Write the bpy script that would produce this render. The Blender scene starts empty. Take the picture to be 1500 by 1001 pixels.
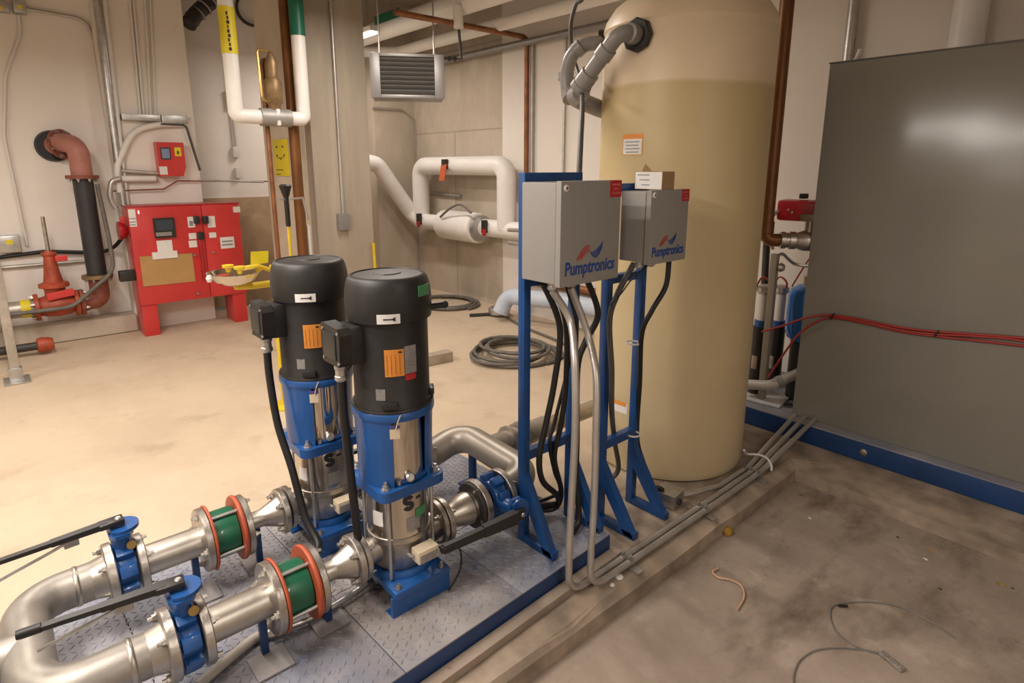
import bpy, bmesh, math, random
from mathutils import Vector, Matrix
R = math.radians
PI = math.pi
random.seed(7)
col = bpy.context.scene.collection
scene = bpy.context.scene

# ------------------------------------------------------------------ camera
PITCH, YAW, FPX, CY = R(12.588), R(48.583), 876.6, 441.2
CAM = Vector((0.0, 0.0, 1.6))
cd = bpy.data.cameras.new('camera'); camo = bpy.data.objects.new('camera', cd); col.objects.link(camo)
cd.sensor_fit = 'HORIZONTAL'; cd.sensor_width = 36.0
cd.lens = 36.0 * FPX / 1500.0
cd.shift_y = -(500.5 - CY) / 1500.0
cd.clip_start = 0.02; cd.clip_end = 100
camo.location = CAM
camo.rotation_euler = (PI / 2 - PITCH, 0, YAW)
scene.camera = camo

# ------------------------------------------------------------------ world, exposure
w = bpy.data.worlds.new('room_air'); scene.world = w; w.use_nodes = True
w.node_tree.nodes['Background'].inputs[0].default_value = (1.0, 0.86, 0.70, 1)
w.node_tree.nodes['Background'].inputs[1].default_value = 0.05
vs = scene.view_settings
vs.view_transform = 'Standard'; vs.look = 'None'; vs.gamma = 1.0; vs.use_curve_mapping = False
vs.exposure = 0.28

LAMP_COL = (1.0, 0.905, 0.825)
LAMP_W = 34.0                              # watts per strip lamp
STRIPS = [  # x, y, z, rotation about z, length, power factor
    (-2.2, 0.05, 2.62, 0.12, 1.2, 1.0), (-1.72, -0.75, 2.62, 0.12, 1.2, 1.5), (-2.3, -4.8, 2.62, 0.0, 1.2, 1.5),
    (-4.4, 0.05, 2.62, 0.0, 1.2, 1.05), (-3.7, 2.3, 2.90, 0.0, 1.2, 1.0), (-6.10, 3.1, 2.86, 0.0, 1.2, 0.7),  # middle one is an unseen fill lamp, added to brighten the far bay
    (-4.6, -2.2, 2.62, 0.0, 1.2, 1.1), (-0.3, -2.6, 2.62, 0.0, 1.2, 0.9), (1.5, 0.9, 2.62, 0.0, 1.2, 0.85),  # last two are unseen fill lamps, added to lighten the right side
]

# ------------------------------------------------------------------ pixel helper (photo frame 1500x1001 -> a point on a given plane)
def ray(x, y):
    a, b = (x - 750) / FPX, -(y - CY) / FPX
    L = Vector((-math.sin(YAW) * math.cos(PITCH), math.cos(YAW) * math.cos(PITCH), -math.sin(PITCH)))
    Rr = Vector((math.cos(YAW), math.sin(YAW), 0)); U = Rr.cross(L)
    return Rr * a + U * b + L
def onz(x, y, z=0.0):
    d = ray(x, y); return CAM + d * ((z - CAM.z) / d.z)
def onx(x, y, X):
    d = ray(x, y); return CAM + d * (X / d.x)
def ony(x, y, Y):
    d = ray(x, y); return CAM + d * (Y / d.y)

# ------------------------------------------------------------------ materials
MATS = {}
def mat(name, c, rough=0.5, metal=0.0, var=0.0, scale=6.0, bump=0.0, bscale=40.0, c2=None, stretch=None, spec=0.5, coat=0.0, detail=6.0, lo=0.35, hi=0.7):
    if name in MATS: return MATS[name]
    m = bpy.data.materials.new(name); m.use_nodes = True
    nt = m.node_tree; b = nt.nodes['Principled BSDF']
    b.inputs['Base Color'].default_value = (*c, 1); b.inputs['Roughness'].default_value = rough
    b.inputs['Metallic'].default_value = metal; b.inputs['Specular IOR Level'].default_value = spec
    b.inputs['Coat Weight'].default_value = coat
    tc = nt.nodes.new('ShaderNodeTexCoord'); src = tc.outputs['Object']
    if stretch:
        mp = nt.nodes.new('ShaderNodeMapping'); mp.inputs['Scale'].default_value = stretch
        nt.links.new(src, mp.inputs['Vector']); src = mp.outputs['Vector']
    if var > 0 or c2:
        n = nt.nodes.new('ShaderNodeTexNoise'); n.inputs['Scale'].default_value = scale; n.inputs['Detail'].default_value = detail
        n.inputs['Roughness'].default_value = 0.62
        nt.links.new(src, n.inputs['Vector'])
        r = nt.nodes.new('ShaderNodeValToRGB'); r.color_ramp.elements[0].position = lo; r.color_ramp.elements[1].position = hi
        d = c2 if c2 else tuple(v * (1 - var) for v in c)
        r.color_ramp.elements[0].color = (*d, 1); r.color_ramp.elements[1].color = (*c, 1)
        nt.links.new(n.outputs['Fac'], r.inputs['Fac']); nt.links.new(r.outputs['Color'], b.inputs['Base Color'])
    if bump > 0:
        n2 = nt.nodes.new('ShaderNodeTexNoise'); n2.inputs['Scale'].default_value = bscale; n2.inputs['Detail'].default_value = 5
        nt.links.new(src, n2.inputs['Vector'])
        bp = nt.nodes.new('ShaderNodeBump'); bp.inputs['Strength'].default_value = bump; bp.inputs['Distance'].default_value = 0.01
        nt.links.new(n2.outputs['Fac'], bp.inputs['Height']); nt.links.new(bp.outputs['Normal'], b.inputs['Normal'])
    MATS[name] = m
    return m
def layered(name, layers, base, rough=0.8, bump=0.15, bscale=30.0, spec=0.3):
    """base colour with several noise-shaped stain layers: (colour, scale, lo, hi, amount, stretch)"""
    m = bpy.data.materials.new(name); m.use_nodes = True
    nt = m.node_tree; b = nt.nodes['Principled BSDF']; b.inputs['Roughness'].default_value = rough
    b.inputs['Specular IOR Level'].default_value = spec
    tc = nt.nodes.new('ShaderNodeTexCoord'); prev = None
    rgb = nt.nodes.new('ShaderNodeRGB'); rgb.outputs[0].default_value = (*base, 1); prev = rgb.outputs[0]
    for i, (c, sc, lo, hi, am, st) in enumerate(layers):
        mp = nt.nodes.new('ShaderNodeMapping'); mp.inputs['Scale'].default_value = st or (1, 1, 1); mp.inputs['Location'].default_value = (i * 3.7, i * 1.9, i * .7)
        nt.links.new(tc.outputs['Object'], mp.inputs['Vector'])
        n = nt.nodes.new('ShaderNodeTexNoise'); n.inputs['Scale'].default_value = sc; n.inputs['Detail'].default_value = 8; n.inputs['Roughness'].default_value = .65
        nt.links.new(mp.outputs['Vector'], n.inputs['Vector'])
        mr = nt.nodes.new('ShaderNodeMapRange'); mr.inputs['From Min'].default_value = lo; mr.inputs['From Max'].default_value = hi
        mr.inputs['To Max'].default_value = am; nt.links.new(n.outputs['Fac'], mr.inputs['Value'])
        mx = nt.nodes.new('ShaderNodeMix'); mx.data_type = 'RGBA'
        nt.links.new(mr.outputs['Result'], mx.inputs['Factor']); nt.links.new(prev, mx.inputs['A']); mx.inputs['B'].default_value = (*c, 1)
        prev = mx.outputs['Result']
    nt.links.new(prev, b.inputs['Base Color'])
    n2 = nt.nodes.new('ShaderNodeTexNoise'); n2.inputs['Scale'].default_value = bscale; n2.inputs['Detail'].default_value = 7
    nt.links.new(tc.outputs['Object'], n2.inputs['Vector'])
    bp = nt.nodes.new('ShaderNodeBump'); bp.inputs['Strength'].default_value = bump; bp.inputs['Distance'].default_value = 0.01
    nt.links.new(n2.outputs['Fac'], bp.inputs['Height']); nt.links.new(bp.outputs['Normal'], b.inputs['Normal'])
    MATS[name] = m
    return m

floor_m = layered('beige_concrete', [((.47, .37, .265), 1.2, .4, .65, .7, None), ((.33, .25, .165), 3.0, .56, .75, .6, None), ((.60, .49, .37), 9, .5, .7, .4, None)], (.56, .45, .325), rough=.62, bump=.08)
def dirty_towards(m, ax, lo, hi, colour, amount, axis2=None):
    nt = m.node_tree; b = nt.nodes['Principled BSDF']; prev = b.inputs['Base Color'].links[0].from_socket
    tc = nt.nodes.new('ShaderNodeTexCoord'); sp = nt.nodes.new('ShaderNodeSeparateXYZ'); nt.links.new(tc.outputs['Object'], sp.inputs[0])
    n = nt.nodes.new('ShaderNodeTexNoise'); n.inputs['Scale'].default_value = 2.5; n.inputs['Detail'].default_value = 7; nt.links.new(tc.outputs['Object'], n.inputs['Vector'])
    ad = nt.nodes.new('ShaderNodeMath'); ad.operation = 'MULTIPLY_ADD'; ad.inputs[1].default_value = .9; nt.links.new(n.outputs['Fac'], ad.inputs[0]); nt.links.new(sp.outputs[ax], ad.inputs[2])
    mr = nt.nodes.new('ShaderNodeMapRange'); mr.inputs['From Min'].default_value = lo + .45; mr.inputs['From Max'].default_value = hi + .45; mr.inputs['To Max'].default_value = amount
    nt.links.new(ad.outputs[0], mr.inputs['Value'])
    n2 = nt.nodes.new('ShaderNodeTexNoise'); n2.inputs['Scale'].default_value = 7; n2.inputs['Detail'].default_value = 8; nt.links.new(tc.outputs['Object'], n2.inputs['Vector'])
    r = nt.nodes.new('ShaderNodeValToRGB'); r.color_ramp.elements[0].position = .36; r.color_ramp.elements[1].position = .68
    r.color_ramp.elements[0].color = (*[v * .55 for v in colour], 1); r.color_ramp.elements[1].color = (*[min(1, v * 1.25) for v in colour], 1)
    nt.links.new(n2.outputs['Fac'], r.inputs['Fac'])
    mx = nt.nodes.new('ShaderNodeMix'); mx.data_type = 'RGBA'
    nt.links.new(mr.outputs['Result'], mx.inputs['Factor']); nt.links.new(prev, mx.inputs['A']); nt.links.new(r.outputs['Color'], mx.inputs['B'])
    nt.links.new(mx.outputs['Result'], b.inputs['Base Color'])
dirty_towards(floor_m, 'X', -2.3, -1.5, (.315, .25, .19), .92)
pit_m = layered('dirty_concrete', [((.23, .18, .14), 1.6, .40, .62, .85, None), ((.12, .085, .058), 2.2, .52, .68, .85, (1.6, .7, 1)), ((.50, .42, .34), 6, .55, .72, .5, None), ((.10, .07, .045), 14, .64, .74, .75, None)], (.345, .28, .225), rough=.78, bump=.2)
conc_m = layered('grey_concrete', [((.42, .355, .28), 1.5, .4, .65, .8, (1, 1, .6)), ((.60, .53, .44), 3.2, .5, .7, .6, (1.5, 1.5, .6)), ((.30, .24, .18), 26, .62, .74, .5, None)], (.52, .45, .365), rough=.85, bump=.25)
pier_m = layered('pier_concrete', [((.33, .28, .22), 1.2, .4, .65, .8, (1.5, 1.5, .3)), ((.47, .41, .33), 2.6, .5, .7, .7, (2, 2, .3)), ((.23, .18, .13), 30, .64, .74, .6, None)], (.40, .345, .275), rough=.85, bump=.25)
wall_m = layered('white_wall_paint', [((.70, .645, .59), .8, .4, .7, .6, None), ((.56, .49, .42), 12, .64, .76, .25, None)], (.78, .73, .67), rough=.7, bump=.06)
board_m = layered('bare_brown_wall', [((.30, .20, .12), 3.0, .45, .65, .8, None), ((.50, .38, .26), 6.0, .55, .7, .6, None)], (.42, .30, .19), rough=.9, bump=.3)
ceil_m = layered('ceiling_concrete', [((.42, .36, .30), 1.0, .4, .65, .7, None)], (.5, .44, .37), rough=.9, bump=.1)

steel = mat('brushed_stainless', (.55, .51, .45), .40, 1.0, var=.22, scale=9, bump=.04, bscale=60)
castst = mat('cast_stainless', (.55, .51, .46), .38, 1.0, var=.3, scale=14, bump=.12, bscale=90)
chrome = mat('polished_stainless', (.72, .66, .58), .09, 1.0, var=.08, scale=3, stretch=(1, 1, .2))
sleeve_m = mat('pump_sleeve_steel', (.60, .55, .48), .22, 1.0, var=.15, scale=4, stretch=(6, 6, .5))
galv = mat('galvanised_steel', (.58, .57, .55), .36, .9, var=.25, scale=18)
emt = mat('conduit_steel', (.56, .53, .49), .40, .7, var=.2, scale=8)
satin = mat('satin_blasted_steel', (.40, .37, .33), .50, .8, var=.25, scale=6, bump=.05, bscale=80)
pipegrey = mat('matt_grey_pipe', (.36, .32, .27), .42, .55, var=.25, scale=5)
blue = mat('blue_enamel', (.010, .085, .30), .38, 0, var=.25, scale=8, coat=.25)
blue_dk = mat('dark_blue_paint', (.010, .05, .17), .42, 0, var=.35, scale=6)
stand_blue = mat('stand_blue_paint', (.008, .07, .25), .38, 0, var=.3, scale=7, coat=.15)
tank_blue = mat('bright_blue_tank', (.01, .16, .55), .25, 0, var=.1, scale=4, coat=.4)
black = mat('black_motor_paint', (.018, .016, .015), .5, 0, var=.4, scale=20, bump=.05, bscale=150)
blackp = mat('black_plastic', (.022, .020, .019), .42, 0, var=.3, scale=10)
rubber = mat('black_rubber', (.010, .009, .009), .5, 0, var=.3, scale=15)
darkgrey = mat('dark_grey_conduit', (.085, .08, .075), .5, 0, var=.3, scale=12)
red = mat('red_enamel', (.60, .035, .034), .38, 0, var=.15, scale=4, coat=.3)
red_dk = mat('red_valve_paint', (.40, .012, .016), .4, 0, var=.2, scale=8, coat=.3)
redcable = mat('red_cable_sheath', (.36, .03, .022), .45, 0, var=.2, scale=20)
orange_v = mat('orange_red_valve_paint', (.44, .072, .028), .5, 0, var=.45, scale=12)
rust = mat('rusty_primer_pipe', (.30, .085, .05), .6, 0, var=.5, scale=9, bump=.15, bscale=60)
pinkpipe = mat('faded_red_primer', (.42, .17, .13), .55, 0, var=.25, scale=7)
orange_g = mat('orange_gasket_rubber', (.46, .085, .03), .55, 0, var=.3, scale=16)
green_g = mat('green_rubber', (.006, .115, .055), .36, 0, var=.25, scale=6, coat=.15)
greentape = mat('green_tape', (.07, .28, .12), .6, 0, var=.2, scale=15)
grn_label = mat('green_pipe_band', (.004, .13, .075), .45, 0, var=.1, scale=5)
white_ins = mat('white_pipe_jacket', (.82, .79, .75), .42, 0, var=.08, scale=5)
white_p = mat('white_paint', (.72, .69, .64), .5, 0, var=.1, scale=6)
paper = mat('white_paper', (.74, .72, .69), .7, 0, var=.08, scale=30)
silver_l = mat('silver_nameplate', (.36, .345, .33), .45, .3, var=.35, scale=50)
orange_l = mat('orange_nameplate', (.72, .27, .04), .5, 0, var=.12, scale=40)
red_l = mat('red_sticker', (.46, .015, .02), .5, 0, var=.12, scale=20)
ink = mat('black_ink', (.02, .02, .025), .6, 0, var=.1, scale=10)
grey_ink = mat('grey_ink', (.25, .25, .27), .6, 0, var=.1, scale=10)
cream = mat('cream_plastic', (.66, .56, .40), .5, 0, var=.1, scale=12)
yellow = mat('yellow_enamel', (.70, .50, .02), .42, 0, var=.15, scale=8)
yel_l = mat('yellow_label', (.74, .60, .02), .5, 0, var=.1, scale=8)
copper = mat('aged_copper', (.36, .15, .065), .42, .55, var=.45, scale=9)
brownpipe = mat('brown_copper_pipe', (.235, .095, .028), .42, .45, var=.4, scale=5)
brass = mat('brass', (.52, .36, .13), .35, .8, var=.3, scale=14)
bronze = mat('bronze_casting', (.34, .22, .11), .5, .5, var=.4, scale=14, bump=.2, bscale=40)
boxgrey = mat('grey_powder_coat', (.285, .27, .25), .42, 0, var=.07, scale=3)
panelgrey = mat('panel_grey_paint', (.225, .215, .182), .19, 0, var=.08, scale=2.0, spec=.55)
panelside = boxgrey
heaterg = mat('heater_sheet_metal', (.31, .30, .29), .4, .45, var=.12, scale=3)
pvc = mat('grey_pvc', (.27, .255, .24), .38, 0, var=.15, scale=6)
deck_m = layered('dusty_blue_checker_plate', [((.15, .165, .23), 2.2, .42, .62, .8, None), ((.38, .365, .375), 3.5, .48, .68, .85, None), ((.045, .07, .17), 7.0, .60, .70, .7, None), ((.25, .215, .18), 1.3, .46, .66, .7, None)], (.25, .26, .30), rough=.55, bump=.12, bscale=60, spec=.4)
cardboard = mat('brown_cardboard', (.36, .23, .115), .8, 0, var=.15, scale=14)
kraft = mat('kraft_paper', (.46, .27, .10), .8, 0, var=.12, scale=9)
logo_red = mat('logo_red', (.46, .07, .055), .5, 0, var=.08, scale=20)
logo_blue = mat('logo_blue', (.015, .06, .26), .5, 0, var=.08, scale=20)
hose_m = mat('grey_hose', (.16, .145, .125), .6, 0, var=.35, scale=10)
hose_dk = mat('dark_pipe_iron', (.06, .055, .052), .5, .2, var=.4, scale=10)
glassdark = mat('dark_screen', (.05, .065, .085), .15, 0, var=.2, scale=5)
wrap_m = mat('blue_white_wrap', (.60, .62, .66), .55, 0, var=.1, scale=9, c2=(.42, .52, .66))
amber = mat('amber_plastic', (.45, .22, .02), .5, 0, var=.5, scale=20)
wirec = mat('copper_wire_tan', (.60, .36, .22), .5, 0, var=.3, scale=20)
clearwire = mat('grey_thin_wire', (.20, .185, .17), .5, .2, var=.2, scale=20)
leafm = mat('dry_leaf_yellow', (.42, .27, .06), .7, 0, var=.4, scale=40)
tape_w = mat('white_tie', (.72, .70, .68), .5, 0, var=.1, scale=10)

def tank_material():
    m = bpy.data.materials.new('translucent_tank_plastic'); m.use_nodes = True
    nt = m.node_tree; b = nt.nodes['Principled BSDF']; b.inputs['Roughness'].default_value = .42
    b.inputs['Specular IOR Level'].default_value = .35
    tc = nt.nodes.new('ShaderNodeTexCoord'); sp = nt.nodes.new('ShaderNodeSeparateXYZ'); nt.links.new(tc.outputs['Object'], sp.inputs[0])
    n = nt.nodes.new('ShaderNodeTexNoise'); n.inputs['Scale'].default_value = 3.0; n.inputs['Detail'].default_value = 5
    nt.links.new(tc.outputs['Object'], n.inputs['Vector'])
    ma = nt.nodes.new('ShaderNodeMath'); ma.operation = 'MULTIPLY_ADD'; ma.inputs[1].default_value = .035
    nt.links.new(n.outputs['Fac'], ma.inputs[0]); nt.links.new(sp.outputs['Z'], ma.inputs[2])
    r = nt.nodes.new('ShaderNodeValToRGB'); e = r.color_ramp.elements
    mr = nt.nodes.new('ShaderNodeMapRange'); mr.inputs['From Max'].default_value = 2.6
    nt.links.new(ma.outputs[0], mr.inputs['Value']); nt.links.new(mr.outputs['Result'], r.inputs['Fac'])
    e[0].position = 0; e[0].color = (.60, .49, .31, 1)
    e[1].position = .55; e[1].color = (.54, .43, .235, 1)
    for p, c in ((.768, (.50, .395, .205, 1)), (.772, (.66, .535, .36, 1)), (1.0, (.67, .55, .40, 1))):
        k = e.new(p); k.color = c
    n3 = nt.nodes.new('ShaderNodeTexNoise'); n3.inputs['Scale'].default_value = 2.2; n3.inputs['Detail'].default_value = 8
    nt.links.new(tc.outputs['Object'], n3.inputs['Vector'])
    mr3 = nt.nodes.new('ShaderNodeMapRange'); mr3.inputs['From Min'].default_value = .45; mr3.inputs['From Max'].default_value = .7; mr3.inputs['To Max'].default_value = .28
    nt.links.new(n3.outputs['Fac'], mr3.inputs['Value'])
    mx = nt.nodes.new('ShaderNodeMix'); mx.data_type = 'RGBA'; mx.inputs['B'].default_value = (.40, .31, .17, 1)
    nt.links.new(mr3.outputs['Result'], mx.inputs['Factor']); nt.links.new(r.outputs['Color'], mx.inputs['A'])
    nt.links.new(mx.outputs['Result'], b.inputs['Base Color'])
    b.inputs['Subsurface Weight'].default_value = .12; b.inputs['Subsurface Radius'].default_value = (.05, .04, .02)
    return m
tank_m = tank_material()
lamp_glow = bpy.data.materials.new('lamp_diffuser_glow'); lamp_glow.use_nodes = True
_b = lamp_glow.node_tree.nodes['Principled BSDF']; _b.inputs['Emission Color'].default_value = (1, .88, .72, 1); _b.inputs['Emission Strength'].default_value = 6.0

# ------------------------------------------------------------------ mesh builder
def perp(d):
    d = d.normalized(); a = Vector((0, 0, 1)) if abs(d.z) < .9 else Vector((1, 0, 0))
    u = d.cross(a).normalized(); return u, d.cross(u).normalized()
def fillet(pts, rad, n=7):
    pts = [Vector(p) for p in pts]; out = [pts[0]]
    for i in range(1, len(pts) - 1):
        a, b, c = pts[i - 1], pts[i], pts[i + 1]
        r = rad[i] if isinstance(rad, (list, tuple)) else rad
        u, v = (a - b), (c - b); lu, lv = u.length, v.length; u.normalize(); v.normalize()
        ang = u.angle(v)
        if ang > 3.1: out.append(b); continue
        t = min(r / math.tan(ang / 2), lu * .49, lv * .49)
        p, q = b + u * t, b + v * t
        rr = t * math.tan(ang / 2); cen = b + (u + v).normalized() * (rr / math.sin(ang / 2))
        e0, e1 = p - cen, q - cen; tot = e0.angle(e1); ax = e0.cross(e1).normalized()
        for k in range(n + 1): out.append(cen + Matrix.Rotation(tot * k / n, 3, ax) @ e0)
    out.append(pts[-1]); return out
def spline(pts, n=8, closed=False):
    pts = [Vector(p) for p in pts]; out = []
    N = len(pts)
    for i in range(N if closed else N - 1):
        if closed: p0, p1, p2, p3 = pts[(i - 1) % N], pts[i], pts[(i + 1) % N], pts[(i + 2) % N]
        else: p0, p1, p2, p3 = pts[max(i - 1, 0)], pts[i], pts[i + 1], pts[min(i + 2, N - 1)]
        for k in range(n):
            t = k / n
            out.append(.5 * ((2 * p1) + (p2 - p0) * t + (2 * p0 - 5 * p1 + 4 * p2 - p3) * t * t + (3 * p1 - p0 - 3 * p2 + p3) * t ** 3))
    if not closed: out.append(pts[-1])
    return out
class MB:
    def __init__(s): s.v = []; s.f = []
    def add(s, vs, fs):
        o = len(s.v); s.v += [Vector(v) for v in vs]; s.f += [[i + o for i in f] for f in fs]; return s
    def box(s, c, size, rot=None, bev=0.0):
        bm = bmesh.new(); bmesh.ops.create_cube(bm, size=1)
        for v in bm.verts: v.co = Vector((v.co.x * size[0], v.co.y * size[1], v.co.z * size[2]))
        if bev > 0: bmesh.ops.bevel(bm, geom=bm.edges[:], offset=bev, segments=2, affect='EDGES', profile=.6)
        M = Matrix.Translation(Vector(c)) @ (rot.to_4x4() if rot is not None else Matrix())
        for v in bm.verts: v.co = M @ v.co
        bm.verts.index_update()
        s.add([v.co.copy() for v in bm.verts], [[v.index for v in f.verts] for f in bm.faces]); bm.free(); return s
    def prism(s, poly, axis, h, org=(0, 0, 0), u=None, v=None):
        """polygon in plane (u,v) at org, extruded along axis by h"""
        axis = Vector(axis).normalized(); u = Vector(u); v = Vector(v); org = Vector(org); n = len(poly)
        a = [org + u * p[0] + v * p[1] for p in poly]; b = [p + axis * h for p in a]
        fs = [list(range(n))[::-1], list(range(n, 2 * n))] + [[i, (i + 1) % n, n + (i + 1) % n, n + i] for i in range(n)]
        if u.cross(v).dot(axis) * h < 0: fs = [f[::-1] for f in fs]
        return s.add(a + b, fs)
    def lathe(s, prof, org=(0, 0, 0), axis=(0, 0, 1), n=32, a0=0, a1=None, closed=False):
        """prof: list of (radius, height); full turn unless a0/a1; u chosen so that for axis z angle 0 = +x"""
        axis = Vector(axis).normalized(); org = Vector(org)
        if abs(axis.z) > .99: u, v = Vector((1, 0, 0)), Vector((0, 1, 0)) * (1 if axis.z > 0 else -1)
        else: u, v = perp(axis)
        full = a1 is None; a1 = a0 + 2 * PI if full else a1
        m = n if full else n + 1; vs = []
        for r, h in prof:
            for k in range(m):
                t = a0 + (a1 - a0) * k / n
                vs.append(org + axis * h + (u * math.cos(t) + v * math.sin(t)) * r)
        fs = []; P = len(prof)
        for i in range(P if closed else P - 1):
            j = (i + 1) % P
            for k in range(n):
                k2 = (k + 1) % m if full else k + 1
                fs.append([i * m + k, i * m + k2, j * m + k2, j * m + k])
        if not closed and full:
            if prof[0][0] > 1e-5: fs.append([k for k in range(m)][::-1])
            if prof[-1][0] > 1e-5: fs.append([(P - 1) * m + k for k in range(m)])
        if closed and not full:
            fs.append([i * m for i in range(P)]); fs.append([i * m + n for i in range(P)][::-1])
        return s.add(vs, fs)
    def cyl(s, p0, p1, r, n=20, r2=None):
        p0, p1 = Vector(p0), Vector(p1); d = p1 - p0
        return s.lathe([(r, 0), (r if r2 is None else r2, d.length)], p0, d, n)
    def tube(s, path, r, n=12, closed=False):
        path = [Vector(p) for p in path]; q = [path[0]]
        for p in path[1:]:
            if (p - q[-1]).length > 1e-5: q.append(p)
        path = q; N = len(path); vs = []
        u, v = perp(path[1] - path[0]); pt = None
        for i in range(N):
            if closed: t = (path[(i + 1) % N] - path[(i - 1) % N]).normalized()
            else: t = (path[min(i + 1, N - 1)] - path[max(i - 1, 0)]).normalized()
            if pt is not None:
                qn = pt.rotation_difference(t); u = qn @ u; v = qn @ v
            pt = t; rr = r(i / (N - 1)) if callable(r) else r
            for k in range(n):
                a = 2 * PI * k / n; vs.append(path[i] + (u * math.cos(a) + v * math.sin(a)) * rr)
        fs = []
        for i in range(N if closed else N - 1):
            j = (i + 1) % N
            for k in range(n): fs.append([i * n + k, j * n + k, j * n + (k + 1) % n, i * n + (k + 1) % n])
        fs = [f[::-1] for f in fs]
        if not closed: fs.append([k for k in range(n)]); fs.append([(N - 1) * n + k for k in range(n)][::-1])
        return s.add(vs, fs)
    def build(s, name, m, parent=None, local=False, smooth=True, ang=38):
        off = Vector((0, 0, 0)); o_loc = Vector((0, 0, 0))
        if parent is not None and not local:
            q = parent
            while q is not None: off += q.location; q = q.parent
        elif parent is None:
            xs = [v.x for v in s.v]; ys = [v.y for v in s.v]; zs = [v.z for v in s.v]
            o_loc = Vector(((min(xs) + max(xs)) / 2, (min(ys) + max(ys)) / 2, min(zs))); off = o_loc
        me = bpy.data.meshes.new(name); me.from_pydata([tuple(v - off) for v in s.v], [], s.f)
        bm = bmesh.new(); bm.from_mesh(me); bmesh.ops.recalc_face_normals(bm, faces=bm.faces); bm.to_mesh(me); bm.free()
        if smooth:
            me.shade_smooth(); me.set_sharp_from_angle(angle=R(ang))
        if m is not None: me.materials.append(m)
        o = bpy.data.objects.new(name, me); col.objects.link(o); o.parent = parent; o.location = o_loc
        return o
def thing(name, label, cat, loc=(0, 0, 0), rz=0.0, group=None):
    o = bpy.data.objects.new(name, None); col.objects.link(o); o.location = loc; o.rotation_euler = (0, 0, rz)
    o.empty_display_size = .05; return tag(o, label, cat, group)
def tag(o, label=None, cat=None, group=None, kind=None):
    if label: o['label'] = label
    if cat: o['category'] = cat
    if group: o['group'] = group
    if kind: o['kind'] = kind
    return o
def part(o, label): o['label'] = label; return o
def copy_tree(o, parent=None):
    c = o.copy(); col.objects.link(c); c.parent = parent
    for ch in list(o.children): copy_tree(ch, c)
    return c
def struct(o): o['kind'] = 'structure'; return o
def text_mesh(name, body, size, M, m, parent, depth=.0006, shear=0.0, xscale=1.0, bold=0.0):
    """flat printed lettering: text in local xy, placed by matrix M given in the parent's frame"""
    cu = bpy.data.curves.new(name, 'FONT'); cu.body = body; cu.size = size; cu.extrude = depth; cu.shear = shear
    cu.align_x = 'CENTER'; cu.align_y = 'CENTER'; cu.offset = bold; cu.resolution_u = 3
    t = bpy.data.objects.new(name, cu); col.objects.link(t)
    dg = bpy.context.evaluated_depsgraph_get(); me = bpy.data.meshes.new_from_object(t.evaluated_get(dg))
    bpy.data.objects.remove(t); bpy.data.curves.remove(cu)
    me.transform(M @ Matrix.Scale(xscale, 4, (1, 0, 0))); me.materials.clear(); me.materials.append(m)
    o = bpy.data.objects.new(name, me); col.objects.link(o); o.parent = parent
    return o
def face_x(x, y, z): # text plane facing +x, reading along +y
    return Matrix(((0, 0, 1, x), (1, 0, 0, y), (0, 1, 0, z), (0, 0, 0, 1)))

# ================================================================== the setting
XW, YB, XR, YF, ZC = -7.05, 4.45, 2.6, -6.6, 3.6        # left wall, back wall, right wall, front wall, ceiling
CX, CYB = -1.226, 3.16                                   # kerb edges of the raised slab
def kerb_top(x, y):   # the battered kerb face: where a foot point of the slab sits on its top edge
    def lerp(v, pts):
        for (a, b), (c, d) in zip(pts, pts[1:]):
            if v <= c: return b + (d - b) * max(0, (v - a)) / (c - a)
        return pts[-1][1]
    if x > CX + .01 and y > CYB - .02 and y < CYB + .02: return x, lerp(x, [(CX, 3.215), (-1.08, 3.33), (-.3, 3.45), (3, 3.46)]) + (y - CYB)
    if abs(x - CX) < .02 and y < CYB - .001: return lerp(y, [(-9, -1.242), (1.4, -1.242), (2.2, -1.292), (2.75, -1.298), (CYB, -1.272)]) + (x - CX), y
    if abs(x - CX) < .02 and abs(y - CYB) < .002: return -1.270, 3.212
    return x, y
def slab(name, poly, z0, z1, m, bev=.0, batter=False):
    bm = bmesh.new(); vs = [bm.verts.new((x, y, z0)) for x, y in poly]; f = bm.faces.new(vs)
    if batter:   # upright foot of the kerb first, the battered face above it
        r = bmesh.ops.extrude_face_region(bm, geom=[f])
        for g in r['geom']:
            if isinstance(g, bmesh.types.BMVert): g.co.z = -.024
        f = [g for g in r['geom'] if isinstance(g, bmesh.types.BMFace)][0]
    r = bmesh.ops.extrude_face_region(bm, geom=[f]); top = [g for g in r['geom'] if isinstance(g, bmesh.types.BMVert)]
    for v in top:
        v.co.z = z1
        if batter: v.co.x, v.co.y = kerb_top(v.co.x, v.co.y)
    if bev:
        es = [e for e in bm.edges if all(abs(v.co.z - z1) < 1e-6 for v in e.verts)]
        bmesh.ops.bevel(bm, geom=es, offset=bev, segments=3, affect='EDGES')
    if batter: bmesh.ops.delete(bm, geom=[g for g in bm.faces if len(g.verts) > 20 and abs(g.calc_center_median().z + .024) < .002], context='FACES_ONLY')
    bmesh.ops.recalc_face_normals(bm, faces=bm.faces)
    me = bpy.data.meshes.new(name); bm.to_mesh(me); bm.free(); me.materials.append(m)
    o = bpy.data.objects.new(name, me); col.objects.link(o); return struct(o)
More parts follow.
